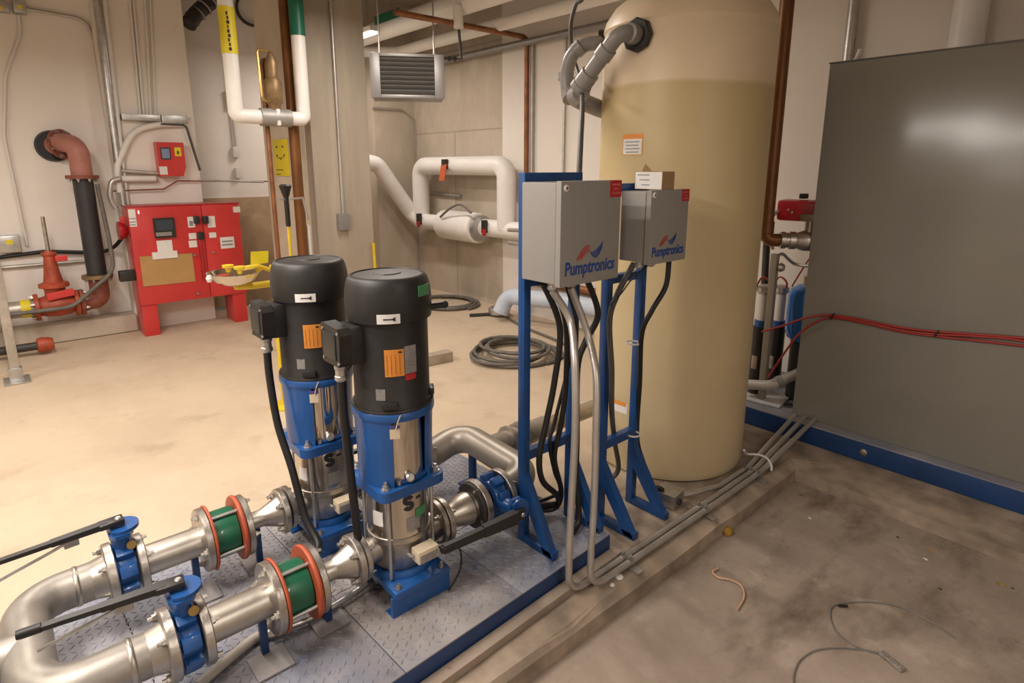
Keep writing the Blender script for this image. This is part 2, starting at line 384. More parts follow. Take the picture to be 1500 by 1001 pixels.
# kerb edge with small irregular chips
rnd = random.Random(3)
kx = [(CX + rnd.uniform(-.006, .006), YF + (CYB - YF) * i / 60) for i in range(60)]
ky = [(CX + (XR - CX) * i / 24, CYB + rnd.uniform(-.005, .005)) for i in range(1, 24)]
slab('floor', [(XW - .2, YF)] + kx + [(CX, CYB)] + ky + [(XR, CYB), (XR, YB + .1), (XW - .2, YB + .1)], -.095, 0, floor_m, .010, True)
slab('floor_lower', [(CX - .05, YF), (XR, YF), (XR, CYB + .05), (CX - .05, CYB + .05)], -.3, -.09, pit_m)
def thinbox(name, x0, x1, y0, y1, z0, z1, m, kind='structure'):
    o = MB().box(((x0 + x1) / 2, (y0 + y1) / 2, (z0 + z1) / 2), (x1 - x0, y1 - y0, z1 - z0)).build(name, m, smooth=False)
    if kind: o['kind'] = kind
    return o
thinbox('ceiling', XW - .2, XR + .1, YF - .1, YB + .1, ZC, ZC + .15, ceil_m)
thinbox('wall_left', XW - .15, XW, YF, 1.02, 0, ZC, wall_m)
thinbox('wall_left', XW - .15, -6.86, 1.02, 1.76, 0, ZC, wall_m)           # pilaster
thinbox('wall_left', -7.55, -7.40, 1.76, YB, 1.26, ZC, wall_m)
thinbox('wall_left', -7.55, -7.37, 1.76, YB, 0, 1.26, board_m)
thinbox('wall_back', -7.55, -5.19, YB, YB + .15, 0, ZC, conc_m)
thinbox('wall_back', -5.19, XR, YB - .012, YB + .15, 0, ZC, wall_m)
thinbox('wall_right', XR, XR + .15, YF, YB, -.3, ZC, wall_m)
thinbox('wall_front', XW, XR, YF - .15, YF, -.3, ZC, wall_m)
thinbox('column_corner', -7.45, -6.98, 3.86, YB, 0, ZC, conc_m)
# concrete pier with the two faces seen behind the pumps
pier = MB().box((-5.80, 2.55, ZC / 2), (1.14, .56, ZC), bev=.012).build('column_pier', pier_m); struct(pier)
thinbox('column_pier', -6.36, -5.36, 2.264, 2.272, 0, ZC, mat('cream_pier_face', (.66, .58, .46), .7, 0, var=.2, scale=2.5))  # thin paler sheet over the left face of the pier
# form-panel joints in the concrete wall
for (x0, x1, z0, z1) in ((-6.97, -5.19, 2.02, 2.03), (-6.97, -5.19, .93, .94), (-6.10, -6.09, 0, 2.02), (-6.97, -5.19, 2.93, 2.95)):
    thinbox('trim_1', x0 if x0 < x1 else x1, x1 if x0 < x1 else x0, YB - .004, YB + .001, z0, z1, pier_m)

# ================================================================== lamps
def strip_lamp(x, y, z, rz, ln, pf, label):
    t = thing('strip_light', label, 'light', (x, y, z), rz, 'strip lights hung over the room')
    MB().box((0, 0, .045), (ln, .11, .05), bev=.01).build('housing', white_p, t, local=True)
    MB().box((0, 0, .012), (ln - .02, .085, .018), bev=.006).build('diffuser', lamp_glow, t, local=True)
    for sx in (-1, 1): MB().cyl((sx * ln * .35, 0, .06), (sx * ln * .35, 0, ZC - z), .004, 6).build('hanger', galv, t, local=True)
    ld = bpy.data.lights.new('strip_lamp_light', 'AREA'); ld.shape = 'RECTANGLE'; ld.size = ln; ld.size_y = .1
    ld.energy = LAMP_W * pf; ld.color = LAMP_COL
    lo = bpy.data.objects.new('strip_lamp_light', ld); col.objects.link(lo); lo.parent = t; lo.location = (0, 0, -.004)
lab = ['white strip light hung above the suction pipes', 'white strip light hung over the kerb behind the pumps', 'white strip light at the far end of the room',
       'white strip light hung in front of the red controller', 'added fill strip light, unseen, above the hose coil', 'white strip light half hidden behind the concrete pier',
       'white strip light hung beyond the valves', 'added fill strip light, unseen, over the walkway of the lower floor', 'added fill strip light, unseen, opposite the grey panel']
for s_, l_ in zip(STRIPS, lab): strip_lamp(*s_, l_)

# ================================================================== pump skid
SK = R(2.5)
def skp(u, v):  # skid frame: u across (towards -x), v along; origin at the near far-end corner
    o = Vector((-1.405, 1.79, 0)); return o + Vector((-math.cos(SK), -math.sin(SK), 0)) * u + Vector((math.sin(SK), -math.cos(SK), 0)) * v
t = thing('pump_skid', 'dusty blue steel skid with checker plate deck under both pumps', 'skid', (-1.9, .8, 0))
SW, SL = 1.06, 2.5
Ms = Matrix.Rotation(SK, 3, 'Z')
def skbox(u0, u1, v0, v1, z0, z1, bev=0.0):
    c = skp((u0 + u1) / 2, (v0 + v1) / 2); return MB().box((c.x, c.y, (z0 + z1) / 2), (u1 - u0, v1 - v0, z1 - z0), rot=Ms, bev=bev)
skbox(0, .045, 0, SL, 0, .094, .003).build('side_channel', blue_dk, t)
skbox(SW - .045, SW, 0, SL, 0, .094, .003).build('side_channel', blue_dk, t)
skbox(.045, SW - .045, 0, .045, 0, .094).build('end_channel', blue_dk, t)
for v in (.9, 1.7, 2.45): skbox(.045, SW - .045, v - .03, v + .015, 0, .09).build('cross_member', blue_dk, t)
seams = [(.003, .52), (.523, 1.02), (1.023, 1.58), (1.583, SL)]
for (v0, v1) in seams:
    for (u0, u1) in ((.0, .46), (.463, SW)):
        skbox(u0, u1, v0, v1, .094, .100, .0015).build('deck_plate', deck_m, t)
lug = MB(); iu = 0
u = .03
while u < SW - .02:
    v = .02; iv = 0
    while v < SL - .02:
        c = skp(u + (.0 if iv % 2 else .012), v); a = SK + (R(45) if (iu + iv) % 2 else R(-45))
        d = Vector((math.cos(a), math.sin(a), 0)); e = Vector((-d.y, d.x, 0)); L_, W_ = .0135, .0042
        zb, zt = .0998, .1024
        P = [c + d * L_, c + e * W_, c - d * L_, c - e * W_]; ctr = [p * .55 + c * .45 for p in P]
        lug.add([Vector((p.x, p.y, zb)) for p in P] + [Vector((p.x, p.y, zt)) for p in ctr], [[4, 5, 6, 7], [0, 1, 5, 4], [1, 2, 6, 5], [2, 3, 7, 6], [3, 0, 4, 7]])
        v += .026; iv += 1
    u += .026; iu += 1
o = lug.build('tread_lugs', deck_m, t, smooth=False); o['kind'] = 'stuff'

skbox(-.05, -.002, -.02, SL, .0, .034, .004).build('grout_strip', pit_m, t)

# ------------------------------------------------------------------ vertical pumps
def arc_patch(r, a0, a1, z0, z1, th=.0018, n=8):
    return MB().lathe([(r, z0), (r, z1), (r + th, z1), (r + th, z0)], n=n, a0=a0, a1=a1, closed=True)
def bolt(parent, p, axis, r=.009, h=.009, m=None, local=False, name='bolt', shank=.006):
    axis = Vector(axis).normalized(); p = Vector(p)
    b = MB(); b.lathe([(r * 1.45, 0), (r * 1.45, .002), (r, .002), (r, h), (r * .55, h), (r * .55, h + shank), (0, h + shank)], p, axis, 6)
    return b.build(name, m or castst, parent, local=local, smooth=False)
VA = R(-30)       # azimuth of the side that faces the walkway in the photo
def make_pump(loc, label):
    t = thing('vertical_pump', label, 'pump', loc, 0, 'vertical multistage pumps on the skid')
    B = lambda mb, n, m, p=None, **k: mb.build(n, m, p or t, local=True, **k)
    # feet: folded blue plates on the deck, base plate on top
    for sx in (-1, 1):
        ft = MB().box((sx * .135, 0, .037), (.012, .235, .074)).box((sx * .118, 0, .004), (.045, .235, .008))
        B(ft, 'foot_plate', blue)
    pl = B(MB().box((0, 0, .088), (.315, .225, .028), bev=.010), 'base_plate', blue)
    B(MB().lathe([(.118, .098), (.118, .112), (.112, .124), (0, .124)], n=36), 'base_ring', blue)
    for sx in (-1, 1):
        for sy in (-1, 1): B(MB().lathe([(.012, .101), (.012, .104), (.009, .104), (.009, .113), (.005, .113), (.005, .120), (0, .120)], (sx * .135, sy * .088, 0), n=6), 'anchor_bolt', castst, smooth=False)
    # cast casing with the two ports along y
    cs = B(MB().lathe([(.095, .122), (.104, .135), (.104, .225), (.112, .232), (.112, .252), (.1, .256), (0, .256)], n=40), 'casing', castst)
    for sy in (-1, 1):
        B(MB().cyl((0, sy * .06, .187), (0, sy * .158, .187), .047, 24), 'port_neck', castst)
        B(MB().lathe([(.045, 0), (.078, 0), (.084, .004), (.084, .020), (.08, .023), (.045, .023)], (0, sy * .146, .187), (0, sy, 0), 36), 'port_flange', castst)
        for k in range(4):
            a = PI / 4 + k * PI / 2
            bolt(t, (.066 * math.cos(a), sy * .147, .187 + .066 * math.sin(a)), (0, -sy, 0), .0095, .012, castst, True, 'flange_nut', .012)
    # sleeve with tie rods
    B(MB().lathe([(.108, .25), (.108, .43)], n=48), 'sleeve', sleeve_m)
    for k in range(4):
        a = R(45 + 90 * k); p = Vector((math.cos(a), math.sin(a), 0)) * .1225
        B(MB().cyl(p + Vector((0, 0, .11)), p + Vector((0, 0, .45)), .0065, 10), 'tie_rod', galv)
    # blue motor stool: square ledge, flared side walls, top ring
    sq = []
    for k in range(4):
        cx, cy = ((1, 1), (-1, 1), (-1, -1), (1, -1))[k]
        for j in range(6):
            a = R(90 * k + 18 * j); sq.append((cx * .092 + .036 * math.cos(a), cy * .092 + .036 * math.sin(a)))
    B(MB().prism(sq, (0, 0, 1), .035, (0, 0, .424), (1, 0, 0), (0, 1, 0)), 'stool_ledge', blue)
    for s0 in (R(90), R(270)):
        B(MB().lathe([(.128, .455), (.128, .50), (.130, .60), (.134, .70), (.118, .70), (.113, .60), (.109, .455)], n=22, a0=s0 - R(57), a1=s0 + R(57), closed=True), 'stool_wall', blue)
    B(MB().lathe([(.108, .694), (.138, .694), (.140, .70), (.140, .716), (.137, .722), (.108, .722)], n=44, closed=True), 'stool_ring', blue)
    B(MB().lathe([(.098, .456), (.117, .464), (.117, .470), (.10, .474)], n=40), 'seal_plate', blue)
    for s0 in (0, PI):
        gd = MB().lathe([(.103, .47), (.103, .695), (.1055, .695), (.1055, .47)], n=18, a0=s0 - R(46), a1=s0 + R(46), closed=True)
        part(B(gd, 'coupling_guard', chrome), 'shiny curved coupling guard')
    for sx in (-1, 1):
        for sy in (-1, 1):
            B(MB().lathe([(.017, .459), (.017, .463), (.0105, .463), (.0105, .474), (.006, .474), (.006, .486), (0, .486)], (sx * .098, sy * .098, 0), n=6), 'stool_nut', galv, smooth=False)
    pg = MB().lathe([(.010, 0), (.010, .012), (.016, .012), (.016, .024), (.011, .028), (0, .028)], (.098, -.012, .474), (.9, -.1, .42), 14)
    B(pg, 'vent_plug', galv)
    B(MB().lathe([(.009, 0), (.009, .014), (0, .014)], (.103, -.05, .462), (0, 0, 1), 8), 'drain_plug', galv)
    # motor
    B(MB().lathe([(.118, .72), (.131, .724), (.131, .735), (.126, .742), (.126, 1.035), (.0, 1.035)], n=56), 'motor_body', black)
    B(MB().lathe([(.128, .722), (.137, .722), (.139, .727), (.137, .733), (.128, .733)], n=48, closed=True), 'motor_flange', blackp)
    cap = B(MB().lathe([(.126, 1.018), (.139, 1.022), (.1405, 1.032), (.1415, 1.085), (.139, 1.115), (.1345, 1.138), (.129, 1.153), (.122, 1.161), (.114, 1.163), (.112, 1.159), (.075, 1.161), (.045, 1.163), (.043, 1.166), (0, 1.167)], n=64), 'fan_cover', black)
    for a in (VA - R(4), VA + R(88)):
        d = Vector((math.cos(a), math.sin(a), 0))
        B(MB().box(d * .132 + Vector((0, 0, .752)), (.018, .05, .026), rot=Matrix.Rotation(a, 3, 'Z'), bev=.006), 'mounting_lug', blackp)
    # terminal box on the -y side
    tb = thing_part = B(MB().box((-.004, -.142, .952), (.105, .055, .125), bev=.012), 'terminal_box', blackp)
    ld = MB(); poly = [(-.062, -.062), (.046, -.062), (.055, -.05), (.062, .04), (.05, .062), (-.05, .068), (-.064, .05)]
    ld.prism(poly, (0, -1, 0), .042, (-.004, -.166, .955), (1, 0, 0), (0, 0, 1))
    B(ld, 'terminal_lid', black, tb, smooth=False)
    B(MB().box((-.01, -.209, .955), (.085, .006, .085), bev=.003), 'lid_panel', blackp, tb)
    for sx in (-1, 1):
        for sz in (-1, 1): B(MB().cyl((-.004 + sx * .052, -.207, .955 + sz * .048), (-.004 + sx * .052, -.2115, .955 + sz * .048), .005, 8), 'screw', galv, tb)
    B(MB().lathe([(.021, .895), (.021, .875), (.018, .872), (.018, .852), (.021, .85), (.021, .838), (.016, .832)], (-.004, -.18, 0), n=12), 'cable_gland', galv, tb)
    # printed plates wrapped on the motor
    at = lambda deg: VA + R(deg)
    s1 = part(B(arc_patch(.1415, at(-15), at(14), 1.026, 1.056), 'arrow_sticker', paper), 'white sticker with a black arrow')
    ar = MB(); 
    ar.lathe([(.1432, 1.0385), (.1432, 1.0425), (.1442, 1.0425), (.1442, 1.0385)], n=6, a0=at(-7), a1=at(4), closed=True)
    for k in range(5): ar.lathe([(.1432, 1.0405 - .002 - .0012 * k), (.1432, 1.0405 + .002 + .0012 * k), (.1442, 1.0405 + .002 + .0012 * k), (.1442, 1.0405 - .002 - .0012 * k)], n=2, a0=at(3.5 + .9 * k), a1=at(3.5 + .9 * (k + 1)), closed=True)
    B(ar, 'arrow_print', ink, s1)
    s2 = part(B(arc_patch(.126, at(-9), at(19), .848, .937), 'caution_plate', orange_l), 'orange caution plate')
    for k in range(4): B(arc_patch(.1277, at(-6 + 6 * k), at(-6 + 6 * k + .8), .855, .92, .0008, 2), 'print_line', mat('brown_print', (.40, .13, .02), .6, 0, var=.1), s2)
    B(arc_patch(.1277, at(11), at(16), .925, .931, .0008, 2), 'print_mark', ink, s2)
    s3 = part(B(arc_patch(.126, at(20), at(39), .852, .944), 'name_plate', silver_l), 'silver name plate')
    for k in range(7): B(arc_patch(.1277, at(22), at(34 + (k * 7) % 4), .862 + .011 * k, .865 + .011 * k, .0008, 3), 'print_line', grey_ink, s3)
    part(B(arc_patch(.1262, at(20), at(37), .830, .850), 'red_tag', red_l), 'red sticker')
    part(B(arc_patch(.126, at(-24), at(-10), .768, .806), 'serial_label', silver_l), 'small grey label')
    # emblem and labels on the sleeve
    em = MB()
    em.add(*emblem_s(.1092, at(20), .382, .042)); part(B(em, 'emblem', ink), 'black S emblem')
    B(arc_patch(.1085, at(36), at(46), .388, .396, .001, 3), 'emblem_word', ink)
    part(B(arc_patch(.1083, at(-50), at(-28), .30, .352), 'data_label', paper), 'white data label')
    part(B(arc_patch(.1083, at(15), at(42), .275, .325), 'data_label', silver_l), 'grey etched data label')
    # cream sensor block low on the casing
    sb = part(B(MB().box((.142, .018, .197), (.05, .082, .048), bev=.006), 'sensor_block', cream), 'cream plastic sensor block')
    B(MB().box((.1675, .018, .192), (.002, .07, .030), bev=.001), 'sensor_label', silver_l, sb)
    B(MB().tube(fillet([(.118, -.035, .2), (.135, -.035, .2), (.135, -.02, .2)], .01), .006, 8), 'sensor_stem', galv, sb)
    # paper tag hanging on the guard
    tg = B(MB().box((.118 , -.066, .655), (.002, .032, .034), rot=Matrix.Rotation(R(-32), 3, 'Z')), 'hang_tag', cream)
    B(MB().box((.119, -.066, .680), (.0025, .034, .010), rot=Matrix.Rotation(R(-32), 3, 'Z')), 'tag_print', mat('violet_print', (.08, .06, .25), .6, 0, var=.1), tg)
    B(MB().tube(spline([(.123, -.064, .672), (.128, -.058, .70), (.136, -.052, .722)], 4), .002, 6), 'tag_string', cream, tg)
    return t
def emblem_s(r, ac, zc, s):
    """an S made of two opposed half rings, bent on the cylinder"""
    vs, fs = [], []
    pts = []
    for k in range(13):
        a = R(20 + 250 * k / 12); pts.append((.5 * math.cos(a) * .62, .25 + .5 * math.sin(a) * .5))
    for k in range(13):
        a = R(90 - 250 * k / 12); pts.append((.5 * math.cos(a) * .62, -.25 + .5 * math.sin(a) * .5))
    w_ = .19
    for i, (x, z) in enumerate(pts):
        x0, z0 = pts[max(i - 1, 0)]; x1, z1 = pts[min(i + 1, len(pts) - 1)]
        tx, tz = x1 - x0, z1 - z0; l = math.hypot(tx, tz); nx, nz = -tz / l, tx / l
        for sg in (-1, 1):
            px, pz = x + nx * w_ * sg, z + nz * w_ * sg
            a = ac + px * s / r
            vs.append(Vector((r * math.cos(a), r * math.sin(a), zc + pz * s))); 
    n = len(pts)
    for i in range(n - 1): fs.append([2 * i, 2 * i + 1, 2 * i + 3, 2 * i + 2])
    m = len(vs); vs2 = [Vector((v.x * .992, v.y * .992, v.z)) for v in vs]
    fs2 = [[j + m for j in f[::-1]] for f in fs]
    side = []
    for i in range(n - 1): side += [[2 * i, 2 * i + 2, m + 2 * i + 2, m + 2 * i], [2 * i + 1, m + 2 * i + 1, m + 2 * i + 3, 2 * i + 3]]
    return vs + vs2, fs + fs2 + side
PU2, PU1 = Vector((-1.72, .972, .1)), Vector((-2.19, .905, .1))
p2 = make_pump(PU2, 'black motor vertical pump with green tape on its fan cover and a lifting eye')
p1 = copy_tree(p2); p1.location = PU1; p1['label'] = 'black motor vertical pump without any tape, next to the beige floor side'
part(arc_patch(.140, VA + R(42), VA + R(66), 1.10, 1.135).build('green_tape', greentape, p2, local=True), 'strip of green tape')
part(arc_patch(.1087, VA + R(33), VA + R(58), .318, .350).build('green_sticker', greentape, p2, local=True), 'green sticker')
_a = VA + R(88); _d = Vector((math.cos(_a), math.sin(_a), 0))
MB().cyl(_d * .135 + Vector((0, 0, 1.045)), _d * .185 + Vector((0, 0, 1.05)), .011, 12).lathe([(.0, 0), (.013, .002), (.014, .01), (.008, .018), (0, .02)], _d * .178 + Vector((0, 0, 1.05)), _d, 12).build('lifting_eye', blackp, p2, local=True)
# motor cables
def cable(name, label, pts, r, m, cat='cable', group=None, n=10, seg=8):
    o = MB().tube(spline(pts, seg), r, n).build(name, m); return tag(o, label, cat, group)
g2 = PU2 + Vector((-.004, -.18, .832)); g1 = PU1 + Vector((-.004, -.18, .832))
cable('motor_cable', 'black ribbed motor cable hanging from the taped pump', [g2 + Vector((0, 0, .006)), g2 + Vector((.0, .0, -.12)), g2 + Vector((.012, .006, -.35)), g2 + Vector((.02, .012, -.55)), g2 + Vector((-.02, .03, -.66)), g2 + Vector((-.16, .06, -.712))], .0145, rubber, group='motor cables of the pumps')
cable('motor_cable', 'black ribbed motor cable hanging from the untaped pump', [g1 + Vector((0, 0, .006)), g1 + Vector((.0, 0, -.10)), g1 + Vector((.03, .004, -.28)), g1 + Vector((.09, .02, -.44)), g1 + Vector((.16, .03, -.62)), g1 + Vector((.24, .04, -.70)), g1 + Vector((.31, -.02, -.715))], .0145, rubber, group='motor cables of the pumps')

# ------------------------------------------------------------------ process piping on the skid
ZP = .287
def flange(parent, p, axis, r, th, bore=.04, bolts=0, rb=None, br=.010, m=None, name='flange', side=1, a0=PI / 8):
    m = m or castst; axis = Vector(axis).normalized(); p = Vector(p)
    f = MB().lathe([(bore, 0), (r - .003, 0), (r, .003), (r, th - .003), (r - .003, th), (bore, th)], p, axis, 44).build(name, m, parent)
    if bolts:
        u, v = perp(axis); rb = rb or r * .8
        for k in range(bolts):
            a = a0 + 2 * PI * k / bolts; q = p + (u * math.cos(a) + v * math.sin(a)) * rb
            if side > 0: bolt(f, q + axis * th, axis, br, br, castst, name='bolt', shank=br)
            else: bolt(f, q, -axis, br, br, castst, name='bolt', shank=br)
    return f
LX = (-1.715, -2.18); DY = (0.0, -.072)
grp_s = 'suction piping runs'
def suction_line(i, x, dy, names):
    Y = Vector((0, 1, 0))
    # reducer bolted to the pump port
    t = thing('pipe_reducer', names[0], 'pipe fitting', (x, .70 + dy, ZP), 0, 'stainless reducers at the pump inlets')
    flange(t, (x, .778 + dy, ZP), Y, .088, .022, .03, 4, .067, .0115, side=-1, a0=PI / 4)
    MB().lathe([(.033, 0), (.033, .05), (.036, .056), (.056, .108), (.060, .118)], (x, .664 + dy, ZP), Y, 32).build('reducer_cone', steel, t)
    flange(t, (x, .634 + dy, ZP), Y, .113, .024, .03, 4, .092, .010, side=1, a0=0)
    # green flexible connector with orange rubber faces and steel rods
    c = thing('flexible_connector', names[1], 'flexible connector', (x, .57 + dy, ZP), 0, 'green flexible connectors in the suction lines')
    part(MB().lathe([(.085, 0), (.087, .012), (.087, .07), (.085, .084)], (x, .530 + dy, ZP), Y, 44).build('rubber_sleeve', green_g, c), 'dark green rubber sleeve')
    part(MB().lathe([(.05, 0), (.117, 0), (.120, .004), (.120, .010), (.117, .014), (.05, .014)], (x, .6185 + dy, ZP), Y, 44).build('gasket', orange_g, c), 'orange rubber gasket')
    part(MB().lathe([(.05, 0), (.115, 0), (.117, .003), (.117, .006), (.115, .009), (.05, .009)], (x, .5225 + dy, ZP), Y, 44).build('gasket', orange_g, c), 'thin orange rubber gasket')
    for k in range(4):
        a = R(68 + 90 * k); q = Vector((math.cos(a), 0, math.sin(a))) * .094
        MB().cyl(Vector((x, .529 + dy, ZP)) + q, Vector((x, .620 + dy, ZP)) + q, .0065, 10).build('control_rod', galv, c)
    # spool between connector and valve
    s_ = thing('pipe_spool', names[2], 'pipe', (x, .41 + dy, ZP), 0, 'stainless suction spools')
    MB().cyl((x, .322 + dy, ZP), (x, .505 + dy, ZP), .052, 40).build('pipe', steel, s_)
    flange(s_, (x, .497 + dy, ZP), Y, .113, .025, .05, 4, .092, .0105, side=-1, a0=0)
    flange(s_, (x, .300 + dy, ZP), Y, .100, .024, .05, 4, .083, .0105, side=1, a0=PI / 4)
    return t
suction_line(0, LX[0], DY[0], ['short stainless reducer bolted to the inlet of the taped pump', 'green rubber connector with orange gaskets feeding the taped pump', 'stainless pipe spool between the valve with the long black lever over the header and the green connector of the taped pump'][:2] + ['stainless pipe spool upstream of the taped pump'])
suction_line(1, LX[1], DY[1], ['short stainless reducer bolted to the inlet of the untaped pump', 'green rubber connector with orange gaskets feeding the untaped pump', 'stainless pipe spool upstream of the untaped pump'])

def butterfly(name, label, loc, stem, lever_dir, lever_len, rod=True, group='blue butterfly valves', tagp=True, droop=0.0, thick=1.0):
    """wafer valve: flow along y, stem direction given; everything in the valve's local frame"""
    t = thing(name, label, 'valve', loc, 0, group)
    B = lambda mb, n, m, p=None, **k: mb.build(n, m, p or t, local=True, **k)
    S = Vector(stem).normalized(); Y = Vector((0, 1, 0)); X = S.cross(Y).normalized()
    B(MB().lathe([(.045, -.028), (.070, -.028), (.073, -.022), (.073, .022), (.070, .028), (.045, .028)], (0, 0, 0), Y, 40, closed=True), 'disc_body', blue)
    for k in range(8):
        a = R(22.5 + 45 * k); d = (X * math.cos(a) + S * math.sin(a))
        q = d * .078; rot = Matrix((d, Y, d.cross(Y))).transposed()
        B(MB().box(q, (.034, .050, .038), rot=rot, bev=.006), 'lug', blue)
    B(MB().lathe([(.036, .06), (.032, .085), (.030, .112), (.034, .138), (.034, .14)], (0, 0, 0), S, 24), 'neck', blue)
    tp = [(-.052, -.02), (-.052, .02), (-.03, .034), (.03, .034), (.052, .02), (.052, -.02), (.03, -.034), (-.03, -.034)]
    B(MB().prism(tp, S, .014, S * .136, X, Y), 'top_plate', blue)
    B(MB().prism([(.05 * math.cos(R(a)), .05 * math.sin(R(a))) for a in range(-40, 221, 20)], S, .012, S * .150 + Y * .006, X, Y), 'notch_plate', blue)
    B(MB().cyl(S * .15, S * .178, .012, 6), 'stem', castst, smooth=False)
    L = Vector(lever_dir).normalized(); N = S.cross(L).normalized(); Sd = L.cross(N) * -1 if L.cross(N).dot(S) < 0 else L.cross(N)
    rot = Matrix((L, N, S)).transposed()
    lv = B(MB().box(S * .180 + L * (.02), (.07, .044, .018), rot=rot, bev=.004), 'lever_hub', blackp)
    def bar(a, b, w0, h0, w1, h1):
        pa, pb = S * .180 + L * a - S * droop * a, S * .180 + L * b - S * droop * b
        vs = [pa + N * sx * w0 / 2 + S * sz * h0 / 2 for sx, sz in ((-1, -1), (1, -1), (1, 1), (-1, 1))] + [pb + N * sx * w1 / 2 + S * sz * h1 / 2 for sx, sz in ((-1, -1), (1, -1), (1, 1), (-1, 1))]
        return MB().add(vs, [[0, 1, 2, 3], [4, 7, 6, 5], [0, 4, 5, 1], [1, 5, 6, 2], [2, 6, 7, 3], [3, 7, 4, 0]])
    B(bar(.03, lever_len * .52, .030 * thick, .020 * thick, .026 * thick, .016 * thick), 'lever_channel', blackp, lv, smooth=False)
    B(bar(lever_len * .5, lever_len, .022 * thick, .014 * thick, .019 * thick, .012 * thick), 'lever_arm', blackp, lv, smooth=False)
    e = S * .180 + L * lever_len - S * droop * lever_len
    B(MB().lathe([(.0, -.002), (.011, 0), (.0125, .01), (.0125, .05), (.0, .052)], e + L * .01, -L, 14), 'grip', rubber, lv)
    if rod:
        B(MB().tube([S * .166 + L * .13 , S * .150 + L * .19, S * (.118) + L * (lever_len * .93)], .0048, 8), 'release_rod', galv, lv)
        B(MB().box(S * .160 + L * .13, (.04, .02, .024), rot=rot, bev=.003), 'latch', castst, lv)
    B(MB().lathe([(.013, .178), (.013, .186), (.007, .192), (0, .192)], (0, 0, 0), S, 10), 'lever_bolt', galv)
    if tagp:
        B(MB().lathe([(.0, 0), (.014, 0), (.014, .003), (0, .003)], Vector((.036, .022, .098)), Vector((.75, -.2, .2)), 18), 'brass_tag', brass)
        B(MB().tube([Vector((.036, .02, .11)), Vector((.034, .02, .135))], .0015, 6), 'tag_chain', brass)
    return t
dirL = Vector((-.045, -.33, 0))
butterfly('butterfly_valve', 'blue butterfly valve with black lever in the suction line of the taped pump', (LX[0], .2675, ZP), (0, 0, 1), dirL, .345)
butterfly('butterfly_valve', 'blue butterfly valve with black lever in the suction line of the untaped pump', (LX[1], .2675 + DY[1], ZP), (0, 0, 1), Vector((.02, -.33, 0)), .345)
butterfly('butterfly_valve', 'blue butterfly valve with its black lever lying sideways at the discharge of the taped pump', (LX[0], 1.405, ZP), (1, 0, .02), Vector((-.03, -1, 0.02)), .36, rod=False, tagp=False, thick=1.6)

# suction header: a U of stainless pipe with a branch in its bend
t = thing('suction_header', 'U shaped stainless suction header joining both pump lines', 'pipe', (-1.95, -.06, .1))
xa, xb = LX; yh = -.075
hp = fillet([(xa, .21, ZP), (xa, yh, ZP), (xb, yh + .0, ZP), (xb, .139, ZP)], .115, 12)
MB().tube(hp, .0605, 36).build('header_pipe', satin, t)
MB().cyl((-1.945, yh, ZP), (-1.945, -.36, ZP), .0605, 36).build('branch_pipe', satin, t)
MB().lathe([(.0605, 0), (.072, .02), (.0605, .04)], (-1.945, yh - .075, ZP), (0, -1, 0), 36).build('branch_weld', castst, t)
flange(t, (-1.945, -.185, ZP), (0, -1, 0), .073, .018, .05, 0, name='branch_coupling', m=hose_dk)
flange(t, (xa, .211, ZP), (0, 1, 0), .102, .027, .05, 4, .084, .011, side=-1, a0=PI / 4)
flange(t, (xb, .211 + DY[1], ZP), (0, 1, 0), .102, .027, .05, 4, .084, .011, side=-1, a0=PI / 4)
for x, dy in ((xa, 0), (xb, DY[1])):
    MB().lathe([(.0605, 0), (.0635, .004), (.0635, .012), (.0605, .016)], (x, .125 + dy, ZP), (0, 1, 0), 36).build('weld_seam', steel, t)
    MB().lathe([(.060, 0), (.070, .045)], (x, .17 + dy, ZP), (0, 1, 0), 36).build('hub', steel, t)
for x in (-1.83, -2.06):
    MB().cyl((x, yh, .1), (x, yh, ZP - .055), .02, 12).box((x, yh, .106), (.1, .1, .012)).build('support_leg', blue_dk, t)

# pipe supports: small blue posts on square plates
for k, (x, y) in enumerate(((LX[0] + .0, .475), (LX[1], .40), (LX[0], .685), (LX[1], .62))):
    t = thing('pipe_support', ['blue post on a square plate under the spool of the taped pump', 'blue post on a square plate under the spool of the untaped pump', 'blue post on a plate under the reducer of the taped pump', 'blue post on a plate under the reducer of the untaped pump'][k], 'support', (x, y, .1), 0, 'blue pipe supports')
    zt = ZP - (.115 if k < 2 else .035)
    zt = ZP - .0555 if k < 2 else ZP - .0365
    MB().box((x + (.05 if k < 2 else 0), y, .1055), (.11, .11, .007), bev=.001).build('foot_plate', deck_m, t)
    MB().box((x, y, (.109 + zt) / 2), (.022, .022, zt - .109), bev=.002).build('post', blue_dk, t)
